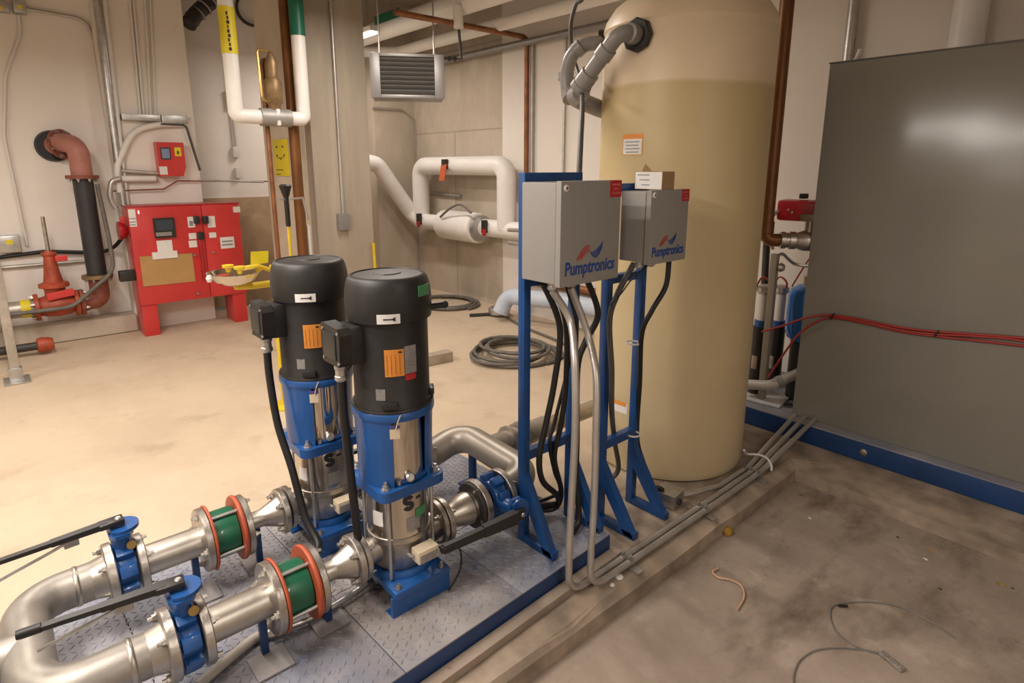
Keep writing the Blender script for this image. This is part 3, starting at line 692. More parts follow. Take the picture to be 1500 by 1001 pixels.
# discharge side of each pump
for i, (x, dy, lb) in enumerate(((LX[0], 0, 'stainless check valve body after the taped pump'), (LX[1], DY[1], 'stainless check valve body after the untaped pump'))):
    t = thing('check_valve', lb, 'valve', (x, 1.23 + dy, ZP), 0, 'check valves at the pump outlets')
    y0 = 1.143 + dy
    flange(t, (x, y0, ZP), (0, 1, 0), .086, .022, .03, 4, .066, .010, side=1, a0=PI / 4)
    MB().lathe([(.040, 0), (.040, .02), (.052, .05), (.062, .085), (.064, .11), (.058, .118), (.06, .135)], (x, y0 + .022, ZP), (0, 1, 0), 36).build('body', steel, t)
    flange(t, (x, y0 + .165, ZP), (0, 1, 0), .098, .028, .05, 4, .082, .0105, side=-1, a0=PI / 8)
    flange(t, (x, y0 + .150, ZP), (0, 1, 0), .092, .015, .05, 0, m=hose_dk, name='dark_gasket')
butterfly('butterfly_valve', 'blue butterfly valve at the discharge of the untaped pump', (LX[1], 1.405 + DY[1], ZP), (-1, 0, .3), Vector((0, -1, 0)), .30, rod=False, tagp=False)
t = thing('discharge_header', 'matt grey S curved discharge header behind the pumps', 'pipe', (-1.95, 1.6, .1))
yd = 1.60
MB().tube(fillet([(xa, 1.46, ZP), (xa, yd, ZP + .03), (xb, yd, ZP + .05), (xb, 1.40, ZP)], .125, 12), .064, 36).build('header_pipe', pipegrey, t)
MB().cyl((-1.99, yd, ZP + .04), (-1.99, 1.98, ZP + .04), .055, 32).build('branch_pipe', pipegrey, t)
for y, r_, m in ((1.72, .073, steel), (1.775, .070, castst), (1.80, .073, steel)):
    MB().lathe([(.05, 0), (r_, .004), (r_, .02), (.05, .024)], (-1.99, y, ZP + .04), (0, 1, 0), 36).build('coupling_ring', m, t)
MB().cyl((-1.99, 1.98, ZP + .04), (-1.99, 2.35, ZP + .04), .042, 28).build('outlet_pipe', steel, t)
MB().lathe([(.055, 0), (.042, .05)], (-1.99, 1.97, ZP + .04), (0, 1, 0), 28).build('outlet_cone', steel, t)
flange(t, (xa, 1.436, ZP), (0, 1, 0), .100, .026, .05, 4, .083, .0105, side=1, a0=PI / 4)
flange(t, (xb, 1.436 + DY[1], ZP), (0, 1, 0), .100, .026, .05, 4, .083, .0105, side=1, a0=PI / 4)
for x in (-1.85, -2.1): MB().cyl((x, yd, .1), (x, yd, ZP - .03), .02, 12).box((x, yd, .106), (.1, .1, .012)).build('support_leg', blue_dk, t)
# liquid tight conduit lying on the deck
cp = [onz(290, 1005, .118), onz(330, 970, .118), onz(372, 936, .12), onz(400, 925, .12), onz(440, 912, .12), onz(485, 890, .12), onz(520, 868, .12), onz(545, 850, .125)]
t = thing('deck_conduit', 'light grey flexible conduit lying on the deck beside the suction pipe', 'conduit', (cp[3].x, cp[3].y, .1))
MB().tube(spline(cp[:4], 8), .0155, 12).build('flexible_hose', mat('light_grey_hose', (.42, .38, .33), .5, 0, var=.2, scale=14), t)
MB().tube(spline(cp[3:], 8), .0125, 12).build('rigid_tube', galv, t)
d_ = (cp[4] - cp[3]).normalized()
MB().lathe([(.016, -.03), (.021, -.03), (.021, -.012), (.024, -.012), (.024, .008), (.019, .01), (.019, .03), (.013, .03)], cp[3], d_, 8).build('connector', galv, t)

# ================================================================== control stands and boxes
def stand(name, label, y0, y1, x, z0, ztop, xf, w_=.034):
    t = thing(name, label, 'stand', (x, (y0 + y1) / 2, z0), 0, 'blue control box stands')
    for y in (y0, y1):
        p = MB().box((x, y, (z0 + ztop) / 2), (w_, w_, ztop - z0), bev=.002).build('post', stand_blue, t)
        # gusset foot: base strip along +x, slanted brace
        MB().box(((x + xf) / 2 + .01, y, z0 + .016), (xf - x - .02, w_, .032), bev=.002).build('foot_bar', stand_blue, t)
        zz = z0 + .30; dx = xf - .03 - x
        a = Vector((x + .017, y - w_ / 2, zz)); b = Vector((xf, y - w_ / 2, z0 + .012)); th = .052
        MB().prism([(0, 0), (xf - x - .017, -(zz - z0 - .008)), (xf - x - .017 - th, -(zz - z0 - .008)), (0, -.10)], (0, 1, 0), w_, a, (1, 0, 0), (0, 0, 1)).build('brace', stand_blue, t, smooth=False)
    MB().box((x, (y0 + y1) / 2, z0 + .375), (w_, y1 - y0 - w_, .04), bev=.002).build('cross_bar', stand_blue, t)
    MB().box((x, (y0 + y1) / 2, ztop - .018), (w_, y1 - y0 - w_, .036), bev=.002).build('top_bar', stand_blue, t)
    MB().box((x + .0, (y0 + y1) / 2, ztop - .40), (w_, y1 - y0 - w_, .036), bev=.002).build('rear_bar', stand_blue, t)
    return t
stand('control_stand', 'blue steel stand on the skid deck carrying the control box at the skid edge', 1.492, 1.765, -1.62, .1016, 1.582, -1.435)
stand('control_stand', 'blue steel stand on the concrete beside the tank', 1.955, 2.19, -1.605, .001, 1.535, -1.395, .036)
def control_box(name, label, x0, x1, y0, y1, z0, z1, warn):
    t = thing(name, label, 'control box', ((x0 + x1) / 2, (y0 + y1) / 2, z0), 0, 'grey control boxes')
    MB().box(((x0 + x1 - .03) / 2, (y0 + y1) / 2, (z0 + z1) / 2), (x1 - x0 - .03, y1 - y0 - .012, z1 - z0 - .012), bev=.006).build('enclosure', boxgrey, t)
    d = MB().box((x1 - .0125, (y0 + y1) / 2, (z0 + z1) / 2), (.025, y1 - y0, z1 - z0), bev=.005).build('door', boxgrey, t)
    W, H = y1 - y0, z1 - z0
    k = Vector((x1, y0 + .075 * W, z1 - .065 * H))
    MB().lathe([(0, 0), (.0115, 0), (.0115, .003), (.009, .005), (0, .005)], k, (1, 0, 0), 18).build('lock', paper, d)
    MB().lathe([(0, .0), (.005, 0), (.005, .006), (0, .006)], k, (1, 0, 0), 10).build('keyhole', mat('dull_red_lock', (.25, .06, .05), .5, 0, var=.1), d)
    wl = MB().box((x1 + .0008, y1 - .105 * W, z1 - .085 * H), (.0016, .20 * W, .165 * H)).build('warning_label', red_l, d, smooth=False)
    off = d.parent.location
    for q, (tx, sz) in enumerate((('WARNING', .0105), ('HIGH', .010), ('VOLTAGE', .010))):
        text_mesh('warning_text', tx, sz * W / .32, face_x(x1 + .002 - off.x, y1 - .105 * W - off.y, z1 - (.045 + .042 * q) * H - off.z), mat('pink_print', (.62, .25, .22), .6, 0, var=.05), wl, .0003)
    text_mesh('company_name', 'Pumptronics', .066 * W / .32, face_x(x1 + .0008 - off.x, y0 + .49 * W - off.y, z0 + .165 * H - off.z), logo_blue, d, .0005, .10, .80, .0016)
    # the two striped wings above the name
    lg0 = Vector((x1 + .0005, y0 + .48 * W, z0 + .325 * H)); s = W * .68
    for c in range(4):
        f0, f1 = c / 4, (c + .62) / 4
        P = []
        def wing(f, tt): # red wing sweeping up from lower left
            y = -.34 + .33 * tt + .16 * f * (1 - tt) ; z = -.135 + .23 * math.sin(tt * PI * .60) * (1 - .60 * f) + .015 * f
            return y, z
        pts = [wing(f0, k / 8) for k in range(9)] + [wing(f1, k / 8) for k in range(8, -1, -1)]
        MB().prism([(a * s, b * s) for a, b in pts], (1, 0, 0), .001, lg0, (0, 1, 0), (0, 0, 1)).build('red_stripe', logo_red, d, smooth=False)
        def wing2(f, tt):
            y = .0 + .32 * tt - .02 * f * tt; z = -.03 - .075 * math.sin(tt * PI) * (.1 + 1.15 * f) + .17 * tt * tt - .13 * f * tt
            return y, z
        pts = [wing2(f0, k / 8) for k in range(9)] + [wing2(f1, k / 8) for k in range(8, -1, -1)]
        MB().prism([(a * s, b * s) for a, b in pts], (1, 0, 0), .001, lg0, (0, 1, 0), (0, 0, 1)).build('blue_stripe', logo_blue, d, smooth=False)
    for q in (.12, .42):
        MB().lathe([(.016, 0), (.016, .012), (.020, .012), (.020, .022), (.012, .03)], (x1 - .07, y0 + q * W, z0 + .006), (0, 0, -1), 12).build('conduit_hub', galv, t)
    return t
control_box('control_box', 'grey control box with blue lettering on the stand at the skid edge', -1.600, -1.400, 1.452, 1.768, 1.195, 1.556, 1)
control_box('control_box', 'grey control box with blue lettering in front of the yellow tank, a carton on top', -1.585, -1.430, 1.995, 2.262, 1.212, 1.512, 1)
for y in (1.50, 1.757):
    tag(MB().box((-1.6385, y, 1.562), (.003, .034, .034)).cyl((-1.64, y, 1.562), (-1.652, y, 1.562), .008, 8).build('mounting_clip', galv), 'small steel clip on the ' + ('skid side' if y < 1.6 else 'tank side') + ' post top of the stand at the skid edge', 'clip', 'stand top clips')
# carton on top of the second box
t = thing('carton', 'small brown carton with a white printed side lying on the control box', 'box', (-1.50, 2.13, 1.512), R(0))
MB().box((-1.505, 2.115, 1.548), (.135, .085, .072), bev=.001).build('carton_body', cardboard, t, smooth=False)
lb = MB().box((-1.505, 2.0722, 1.548), (.130, .001, .068)).build('printed_side', paper, t, smooth=False)
for k in range(3): MB().box((-1.53 + .006 * k, 2.0714, 1.57 - .02 * k), (.06 - .01 * k, .0008, .004)).build('print_line', grey_ink, lb, smooth=False)
MB().prism([(0, 0), (.05, 0), (.025, .03)], (0, .4, 1), .0015, (-1.56, 2.10, 1.5845), (1, 0, 0), (0, -.4, 1)).build('open_flap', cardboard, t, smooth=False)

# rigid conduits dropping from the first box, bending along the kerb to the panel
def runpath(pts, tail): return spline(pts, 8) + tail
kx0 = -1.335
c1 = [Vector((-1.47, 1.49, 1.17)), onx(835, 470, -1.44), onx(842, 530, -1.36), onx(843, 620, -1.335), onx(838, 720, -1.335), onx(834, 800, -1.335)]
zc = .022
e1 = c1[-1]; tail1 = fillet([e1, Vector((e1.x, e1.y, zc)), Vector((kx0 - .0, 2.6, zc)), Vector((-1.335, 2.92, zc + .004)), ony(1179, 611, 3.555)], [0, .085, .2, .5, 0], 9)
tag(MB().tube(spline(c1, 8)[:-1] + tail1, .0135, 14).build('rigid_conduit', emt), 'steel conduit from the lettered box with the wide sweep at the skid edge, skid side', 'conduit', 'conduits along the kerb')
c2 = [Vector((-1.47, 1.585, 1.17)), onx(861, 490, -1.43), onx(873, 550, -1.34), onx(873, 640, -1.30), onx(870, 740, -1.30), onx(866, 800, -1.30)]
e2 = c2[-1]; tail2 = fillet([e2, Vector((e2.x, e2.y, zc)), Vector((-1.300, 2.6, zc)), Vector((-1.302, 2.92, zc + .004)), ony(1194, 614, 3.555)], [0, .085, .2, .5, 0], 9)
tag(MB().tube(spline(c2, 8)[:-1] + tail2, .0135, 14).build('rigid_conduit', emt), 'steel conduit from the lettered box with the wide sweep at the skid edge, kerb side', 'conduit', 'conduits along the kerb')
jb = Vector((-1.47, 2.315, 0))
c3 = fillet([jb + Vector((.03, .055, .035)), Vector((-1.405, 2.45, .035)), Vector((-1.372, 2.62, zc)), Vector((-1.372, 2.92, zc + .004)), ony(1165, 608, 3.555)], .15, 7)
tag(MB().tube(c3, .0135, 14).build('rigid_conduit', emt), 'steel conduit leaving the small junction box beside the tank', 'conduit', 'conduits along the kerb')
t = thing('junction_box', 'small grey galvanised junction box on the concrete beside the tank', 'junction box', jb + Vector((0, 0, .0015)))
MB().box(jb + Vector((0, 0, .036)), (.105, .10, .068), rot=Matrix.Rotation(R(6), 3, 'Z'), bev=.003).build('box_body', galv, t)
MB().box(jb + Vector((0, 0, .0725)), (.112, .107, .004), rot=Matrix.Rotation(R(6), 3, 'Z'), bev=.001).build('lid', galv, t)
MB().lathe([(.016, 0), (.016, .01)], jb + Vector((.053, .0, .034)), (1, .1, 0), 14).build('knockout', hose_dk, t)
# strut clips holding the conduits to the concrete
for k, y in enumerate((1.79, 2.36, 2.86)):
    t = thing('conduit_clamp', 'galvanised strut clamp holding the conduits to the concrete ' + ['by the skid corner', 'by the junction box', 'beside the tank'][k], 'clamp', (-1.32, y, 0), 0, 'conduit clamps')
    MB().box((-1.318, y, .0045), (.15, .035, .006)).build('strut', galv, t)
    for xx in (-1.335, -1.300) + ((-1.372,) if k == 2 else ()):
        MB().lathe([(.0140, -.011), (.0165, -.011), (.0165, .011), (.0140, .011)], (xx, y, zc), (0, 1, 0), 16, closed=True).build('strap', galv, t)
        MB().box((xx, y, zc + .02), (.006, .022, .016)).build('strap_screw', galv, t)
tag(MB().tube(spline([onx(1090, 660, -1.40), Vector((-1.42, 2.98, .058)), Vector((-1.37, 3.0, .066)), Vector((-1.32, 3.0, .066)), Vector((-1.285, 2.985, .045)), Vector((-1.278, 2.98, .015))], 6), .006, 8).build('white_tie', tape_w), 'white plastic tie looped over the three conduits', 'tie')
# cables hanging from the two boxes
G = 'black cables of the control boxes'
def drop(label, pts, r, m, group=G, name='control_cable', ends=None): return cable(name, label, pts, r, m, group=group)
zb1 = 1.19
drop('thick black corrugated cable from the first box, bowed towards the discharge header', [Vector((-1.53, 1.50, zb1)), onx(820, 480, -1.53), onx(812, 560, -1.55), onx(800, 620, -1.56), onx(790, 670, -1.56), onx(795, 705, -1.57), onx(815, 725, -1.60), onx(815, 738, -1.66), onx(775, 742, -1.68)], .0125, rubber)
drop('black cable from the first box, looping beside the thick corrugated one', [Vector((-1.56, 1.56, zb1)), onx(828, 470, -1.56), onx(829, 560, -1.57), onx(822, 620, -1.58), onx(812, 670, -1.60), onx(822, 720, -1.62), onx(812, 745, -1.66), onx(775, 748, -1.70)], .0115, rubber)
drop('thin black cable from the first box, curling behind the post', [Vector((-1.54, 1.62, zb1)), onx(845, 480, -1.55), onx(832, 540, -1.59), onx(812, 620, -1.60), onx(805, 650, -1.60), onx(812, 690, -1.62), onx(820, 720, -1.66), onx(790, 735, -1.72)], .008, rubber)
drop('black cable from the lettered box, hanging straight behind the steel conduits', [Vector((-1.49, 1.69, zb1)), onx(876, 460, -1.49), onx(858, 500, -1.52), onx(846, 540, -1.53), onx(845, 640, -1.54), onx(844, 700, -1.54), onx(848, 760, -1.52), Vector((-1.50, 1.66, .115))], .0125, rubber)
zb2 = 1.208
drop('grey smooth cable tied to the post of the stand beside the tank', [Vector((-1.52, 2.02, zb2)), onx(905, 430, -1.53), onx(893, 470, -1.55), onx(896, 540, -1.55), onx(896, 600, -1.575), onx(900, 645, -1.65), onx(905, 690, -1.70), Vector((-1.74, 2.12, .06)), Vector((-1.80, 2.15, .014))], .0125, darkgrey, name='control_cable')
drop('black cable tied to the outer post of the stand beside the tank', [Vector((-1.49, 2.23, zb2)), onx(975, 420, -1.49), onx(955, 455, -1.51), onx(940, 490, -1.54), onx(937, 560, -1.575), onx(933, 640, -1.60), onx(943, 680, -1.60), onx(954, 712, -1.585), jb + Vector((-.03, -.04, .085)), jb + Vector((-.02, -.03, .0755))], .012, rubber)
drop('thin black cord strung from the second box to the grey cable', [Vector((-1.47, 2.06, zb2)), onx(925, 410, -1.49), onx(910, 430, -1.515), onx(893, 447, -1.525)], .003, rubber)
for k, (yy, zz) in enumerate(((.78, 0), (.45, 0))):
    a = onx(935, 503 if k == 0 else 637, -1.56)
    tag(MB().lathe([(.030, -.004), (.032, -.004), (.032, .004), (.030, .004)], Vector((-1.580, a.y - .012, a.z)), (0, 0, 1), 20, closed=True).build('cable_tie', tape_w), 'white cable tie round the post of the stand beside the tank, ' + ('upper one' if k == 0 else 'lower one'), 'tie', 'white cable ties')
# dark flexible conduit rising from the first stand to the ceiling
drop('dark grey flexible conduit rising from the first stand past the plastic pipes to the ceiling', [onx(848, 262, -1.63), ony(851, 200, 1.95), ony(853, 150, 2.15), ony(850, 118, 2.5), ony(839, 80, 2.6), ony(836, 40, 2.6), ony(843, 8, 2.6), ony(862, -40, 2.6), Vector((ony(862, -40, 2.6).x + .1, 2.6, ZC))], .0115, darkgrey, None, 'flexible_conduit')

# ================================================================== storage tank
TC = Vector((-1.842, 2.815, 0)); TR = .4245
t = thing('storage_tank', 'tall yellowish translucent plastic tank with liquid two thirds up', 'tank', TC)
MB().lathe([(0, .002), (TR - .03, .002), (TR - .01, .01), (TR, .04), (TR, 2.225), (TR - .004, 2.245), (TR - .004, 2.255), (TR + .002, 2.265), (TR - .01, 2.31), (TR - .05, 2.37), (TR - .14, 2.44), (.16, 2.49), (.15, 2.53), (0, 2.535)], TC, (0, 0, 1), 96).build('tank_shell', tank_m, t)
def tank_patch(px, py, w_, h_, r_off, name, m, parent, th=.001):
    d = ray(px, py); # hit the cylinder
    a = d.x ** 2 + d.y ** 2; b = 2 * ((CAM.x - TC.x) * d.x + (CAM.y - TC.y) * d.y); c = (CAM.x - TC.x) ** 2 + (CAM.y - TC.y) ** 2 - TR ** 2
    q = (-b - math.sqrt(b * b - 4 * a * c)) / (2 * a); P = CAM + d * q; ang = math.atan2(P.y - TC.y, P.x - TC.x); da = w_ / 2 / TR
    return MB().lathe([(TR + r_off, P.z - h_ / 2), (TR + r_off, P.z + h_ / 2), (TR + r_off + th, P.z + h_ / 2), (TR + r_off + th, P.z - h_ / 2)], TC, n=8, a0=ang - da, a1=ang + da, closed=True).build(name, m, parent), P, ang
lo, P, ang = tank_patch(926, 212, .118, .098, .0004, 'tank_label', orange_l, t); part(lo, 'white label with an orange heading')
tank_patch(926, 215, .108, .072, .0016, 'label_paper', paper, lo, .0006)
for k in range(4): tank_patch(926, 208 + 5 * k, .085 - .012 * (k % 2), .005, .0024, 'label_line', grey_ink, lo, .0004)
lo, _, _ = tank_patch(906, 596, .11, .055, .0004, 'tank_label', paper, t); part(lo, 'small white and orange label')
tank_patch(906, 590, .10, .022, .0016, 'label_heading', orange_l, lo, .0006)
d = ray(936, 52); 
_, BP, ba = tank_patch(936, 52, .02, .02, -.004, 'bulkhead_core', blackp, t)
bn = Vector((math.cos(ba), math.sin(ba), 0))
MB().lathe([(.0, 0), (.073, 0), (.076, .006), (.076, .028), (.07, .034), (0, .034)], BP - bn * .004, bn, 8).build('bulkhead_nut', blackp, t, smooth=False)

# ------------------------------------------------------------------ grey plastic piping by the tank
t = thing('overflow_pipe', 'grey plastic pipe sloping down from the black bulkhead of the tank', 'pipe', (-1.95, 2.3, 1.9))
p0 = BP + bn * .031; p1 = BP + bn * .13 + Vector((-.01, 0, .0)); p2_ = ony(850, 128, 2.27)
MB().tube(fillet([p0, p1, p2_], .09, 9), .036, 24).build('sloping_pipe', pvc, t)
u_ = (p2_ - p1).normalized()
MB().lathe([(.037, 0), (.044, .004), (.044, .05), (.037, .054)], p0 - bn * .002, bn, 24).build('socket', pvc, t)
MB().lathe([(.037, 0), (.043, .003), (.043, .055), (.037, .06)], p1 + u_ * .085, u_, 24).build('socket', pvc, t)
MB().lathe([(.037, 0), (.045, .003), (.046, .07), (.05, .07), (.05, .10), (.04, .11)], p2_ - u_ * .09, u_, 24).build('socket', pvc, t)
t = thing('drain_pipe', 'wide grey plastic drain pipe curving behind the tank', 'pipe', (-2.3, 2.6, 1.9))
YQ = 2.42
qq = [ony(925, 172, 2.62), ony(880, 160, 2.55), ony(838, 143, YQ), ony(828, 118, YQ), ony(838, 78, YQ + .05), ony(868, 62, YQ + .12), ony(900, 60, YQ + .2)]
MB().tube(fillet(qq[:3] + [p2_ + Vector((-.02, .03, -.02))], .07, 8), .044, 26).build('elbow_pipe', pvc, t)
MB().tube(spline([ony(832, 135, YQ), ony(830, 112, YQ), ony(836, 85, YQ), ony(852, 68, YQ + .03), ony(872, 63, YQ + .08), ony(884, 66, YQ + .15)], 8), .036, 24).build('riser_bend', pvc, t)
for (px, py, dr, rr) in ((829, 112, (0, 0, 1), .042), (848, 71, (.6, .25, .5), .041)):
    c_ = ony(px, py, YQ + .01); MB().lathe([(.034, -.02), (rr, -.018), (rr, .018), (.034, .02)], c_, dr, 24).build('collar', pvc, t)
MB().lathe([(.0, -.015), (.05, -.012), (.05, .012), (0, .015)], ony(882, 58, YQ + .14), (.75, .5, .1), 8).build('black_union', blackp, t, smooth=False)
MB().lathe([(.046, -.02), (.054, -.018), (.054, .018), (.046, .02)], ony(838, 140, YQ - .02), (-.5, .2, .8), 26).build('clean_out_collar', pvc, t)

# ================================================================== big grey panel on its own skid
PY = 3.56
t = thing('equipment_panel', 'large grey sheet steel panel back standing on a blue skid beyond the kerb', 'panel', (-.4, PY, .12))
x0, x1, z0, z1 = -1.438, .62, .122, 2.145
MB().box(((x0 + x1) / 2, PY + .003 , (z0 + z1) / 2), (x1 - x0, .006, z1 - z0), bev=.0015).build('back_sheet', panelgrey, t)
MB().box(((x0 + x1) / 2, PY + .027, (z0 + z1) / 2 + .0), (x1 - x0 - .01, .04, z1 - z0 - .012), bev=.004).build('frame_body', panelgrey, t)
MB().box(((x0 + x1) / 2, PY + .026, z1 + .004), (x1 - x0 + .01, .06, .008), bev=.002).build('top_rim', mat('panel_edge', (.10, .095, .08), .5, 0, var=.1), t)
t = thing('panel_skid', 'dark blue steel skid frame under the large grey panel', 'skid', (-.6, 3.9, 0))
MB().box((-.55, 3.505, .058), (3.2, .05, .112), bev=.004).build('front_channel', blue_dk, t)
MB().box((-.55, 4.28, .058), (3.2, .05, .112), bev=.004).build('rear_channel', blue_dk, t)
MB().box((-2.13, 3.89, .058), (.05, .72, .112), bev=.004).build('end_channel', blue_dk, t)
MB().box((-.55, 3.89, .116), (3.2, .82, .008), bev=.002).build('deck_plate', deck_m, t)
MB().lathe([(0, 0), (.02, 0), (.02, .008), (.008, .012), (0, .012)], (-1.0, 3.48, .06), (0, -1, 0), 12).build('lifting_hole_plug', castst, t)
tag(MB().box((-1.795, 3.68, .128), (.5, .26, .012), rot=Matrix.Rotation(R(8), 3, 'Z'), bev=.004).build('plastic_sheet', mat('crumpled_white_sheet', (.62, .60, .60), .35, 0, var=.2, scale=9, bump=.8, bscale=14)), 'crumpled white plastic sheet lying on the panel skid', 'sheet')
# red cables across the panel
def pan(px, py, off=.012): return ony(px, py, PY - off)
ra = [ony(1116, 486, PY + .02), ony(1145, 478, PY - .012), pan(1180, 466), pan(1215, 462), pan(1260, 468), pan(1320, 480), pan(1372, 486), pan(1430, 490), pan(1520, 497), pan(1600, 503), Vector((.2, PY - 0.012, pan(1600, 503).z - .02)), Vector((.615, PY - 0.012, pan(1600, 503).z - .03))]
rb_ = [ony(1126, 552, PY + .03), ony(1150, 516, PY - .006), pan(1172, 488), pan(1200, 470), pan(1222, 466), pan(1262, 473), pan(1320, 486), pan(1372, 493), pan(1430, 499), pan(1520, 509), pan(1600, 515), Vector((.2, PY - 0.012, pan(1600, 515).z - .02)), Vector((.615, PY - 0.012, pan(1600, 515).z - .03))]
cable('red_cable', 'red cable along the grey panel, upper of the pair', ra, .0062, redcable, group='red cables on the panel')
cable('red_cable', 'red cable along the grey panel, lower of the pair and drooping to the floor', rb_, .0062, redcable, group='red cables on the panel')
rc = [pan(1222, 465, .016), pan(1262, 471, .02), pan(1320, 484, .02), pan(1372, 490, .02), pan(1430, 493, .016), pan(1520, 503, .014), Vector((.2, PY - 0.014, pan(1520, 503, .014).z - .02)), Vector((.615, PY - 0.014, pan(1520, 503, .014).z - .03))]
cable('red_cable', 'red cable along the grey panel, middle one between the two ties', rc, .0058, redcable, group='red cables on the panel')
for px, py in ((1219, 464), (1372, 489)):
    c_ = pan(px, py, .014); tag(MB().box(c_, (.008, .032, .036), rot=Matrix.Rotation(R(20), 3, 'Y'), bev=.003).build('cable_tie', rubber), 'black tie binding the red cables ' + ('near the panel corner' if px < 1300 else 'near the middle of the panel'), 'tie', 'black cable ties')

# ================================================================== left wall: fire pump controller and its piping
XP = -6.86
t = thing('fire_pump_controller', 'red steel fire pump controller cabinet on two legs with a dark screen', 'controller', (-6.68, 1.5, 0))
cx0, cx1, cy0, cy1, cz0, cz1 = -6.84, -6.50, 1.02, 2.0, .31, 1.24
MB().box(((cx0 + cx1 - .03) / 2, (cy0 + cy1) / 2, (cz0 + cz1) / 2), (cx1 - cx0 - .03, cy1 - cy0 - .01, cz1 - cz0 - .006), bev=.006).build('cabinet_body', red, t)
ysp = 1.645
d1 = MB().box((cx1 - .014, (cy0 + ysp) / 2, (cz0 + cz1) / 2), (.026, ysp - cy0 - .004, cz1 - cz0), bev=.006).build('main_door', red, t)
d2 = MB().box((cx1 - .014, (ysp + cy1) / 2, (cz0 + cz1) / 2), (.026, cy1 - ysp - .004, cz1 - cz0), bev=.006).build('switch_door', red, t)
for y in (cy0 + .075, cy1 - .075):
    MB().box((-6.67, y, .155), (.30, .13, .31), bev=.006).build('leg', red, t)
MB().box(((cx0 + cx1) / 2, (cy0 + cy1) / 2, cz1 + .006), (cx1 - cx0 + .01, cy1 - cy0 + .01, .012), bev=.003).build('top_cover', red_dk, t)
def cface(px, py): return onx(px, py, cx1)
def decal(px0, py0, px1, py1, m, parent, name, th=.002, X=cx1):
    a, b = onx(px0, py0, X), onx(px1, py1, X)
    return MB().box((X + th / 2, (a.y + b.y) / 2, (a.z + b.z) / 2), (th, abs(b.y - a.y), abs(a.z - b.z))).build(name, m, parent, smooth=False)
sc = decal(223, 320, 257, 347, blackp, d1, 'display_housing', .03)
decal(227, 323, 254, 337, glassdark, sc, 'screen', .004, cx1 + .03)
decal(228, 341, 252, 345, silver_l, sc, 'key_row', .003, cx1 + .03)
decal(187, 307, 201, 332, paper, d1, 'notice', .002); decal(229, 353, 254, 372, paper, d1, 'notice', .002)
decal(274, 318, 286, 333, paper, d1, 'notice', .002); decal(276, 342, 288, 350, paper, d1, 'notice', .002); decal(276, 353, 289, 362, paper, d1, 'notice', .002)
decal(303, 317, 316, 333, paper, d2, 'notice', .002); decal(306, 341, 317, 348, paper, d2, 'notice', .002); decal(322, 348, 344, 363, paper, d2, 'notice', .002); decal(341, 303, 352, 311, paper, d2, 'notice', .002)
for (a, b, c, d_) in ((189, 320, 199, 321), (189, 325, 199, 326), (189, 329, 199, 330)): decal(a, b, c, d_, grey_ink, d1, 'print_line', .003)
for (a, b, c, d_) in ((277, 324, 283, 331), (325, 353, 341, 354), (325, 358, 341, 359)): decal(a, b, c, d_, grey_ink, d1 if a < 300 else d2, 'print_mark', .003)
kp = MB(); a, b = onx(204, 376, cx1), onx(287, 418, cx1)
kp.prism([(a.y - .0, a.z), (onx(281, 371, cx1).y, onx(281, 371, cx1).z), (b.y, onx(287, 412, cx1).z), (onx(210, 420, cx1).y, onx(210, 420, cx1).z)], (1, 0, 0), .004, (cx1 + .004, 0, 0), (0, 1, 0), (0, 0, 1))
tag(kp.build('kraft_sheet', kraft, smooth=False), 'sheet of brown kraft paper hung on the red controller door', 'paper')
decal(222, 370, 260, 377, paper, d1, 'sheet_holder', .02)
for (px, py) in ((287, 322), (300, 322), (293, 345)): 
    c_ = cface(px, py); MB().box(c_ + Vector((.02, 0, 0)), (.05, .05, .075), bev=.01).build('isolator_handle', blackp, d1)
MB().box(cface(296, 380) + Vector((.012, 0, 0)), (.03, .03, .42), bev=.006).build('handle_bar', red_dk, d2)
for (px, py) in ((285, 374), (290, 430), (313, 370)): MB().lathe([(.014, 0), (.014, .012), (.006, .03), (0, .03)], cface(px, py), (1, 0, 0), 12).build('latch_knob', silver_l, d1)
# alarm bell on the side and the small horn box
t = thing('alarm_bell', 'round red alarm bell on the side of the red controller', 'bell', (-6.7, 1.0, 1.0))
MB().lathe([(.0, 0), (.05, 0), (.075, .02), (.085, .05), (.085, .07), (.03, .075), (0, .075)], (-6.66, 1.018, 1.02), (0, -1, 0), 24).build('bell_dome', red_dk, t)
MB().box((-6.66, .995, 1.11), (.06, .04, .08), bev=.01).build('bell_box', red, t)
tag(MB().box((-6.60, .962, .60), (.10, .134, .10), bev=.012).build('limit_switch', blackp), 'small black switch box beside the leg of the red controller', 'switch box')
# wall controller with display on the pilaster
t = thing('wall_panel', 'small red wall panel with a blue screen and yellow symbol on the pilaster', 'panel', (XP + .06, 1.51, 1.5))
a, b = onx(228, 208, XP + .12), onx(274, 258, XP + .12)
wb = MB().prism([(0, 0), (b.y - a.y - .03, 0), (b.y - a.y, .09), (b.y - a.y, a.z - b.z), (0, a.z - b.z)], (1, 0, 0), .12, (XP + .003, a.y, b.z), (0, 1, 0), (0, 0, 1)).build('case', red, t, smooth=False)
for (q0, q1, q2, q3, m, n_) in ((234, 216, 251, 234, glassdark, 'screen_bezel'), (236, 218, 249, 232, mat('blue_lcd', (.22, .28, .42), .3, 0, var=.1), 'screen'), (255, 216, 266, 229, yel_l, 'warning_symbol'), (233, 244, 246, 256, paper, 'notice')):
    decal(q0, q1, q2, q3, m, wb, n_, .004 if n_ != 'screen' else .006, XP + .123)
decal(259, 221, 262, 226, ink, wb, 'warning_mark', .006, XP + .123)
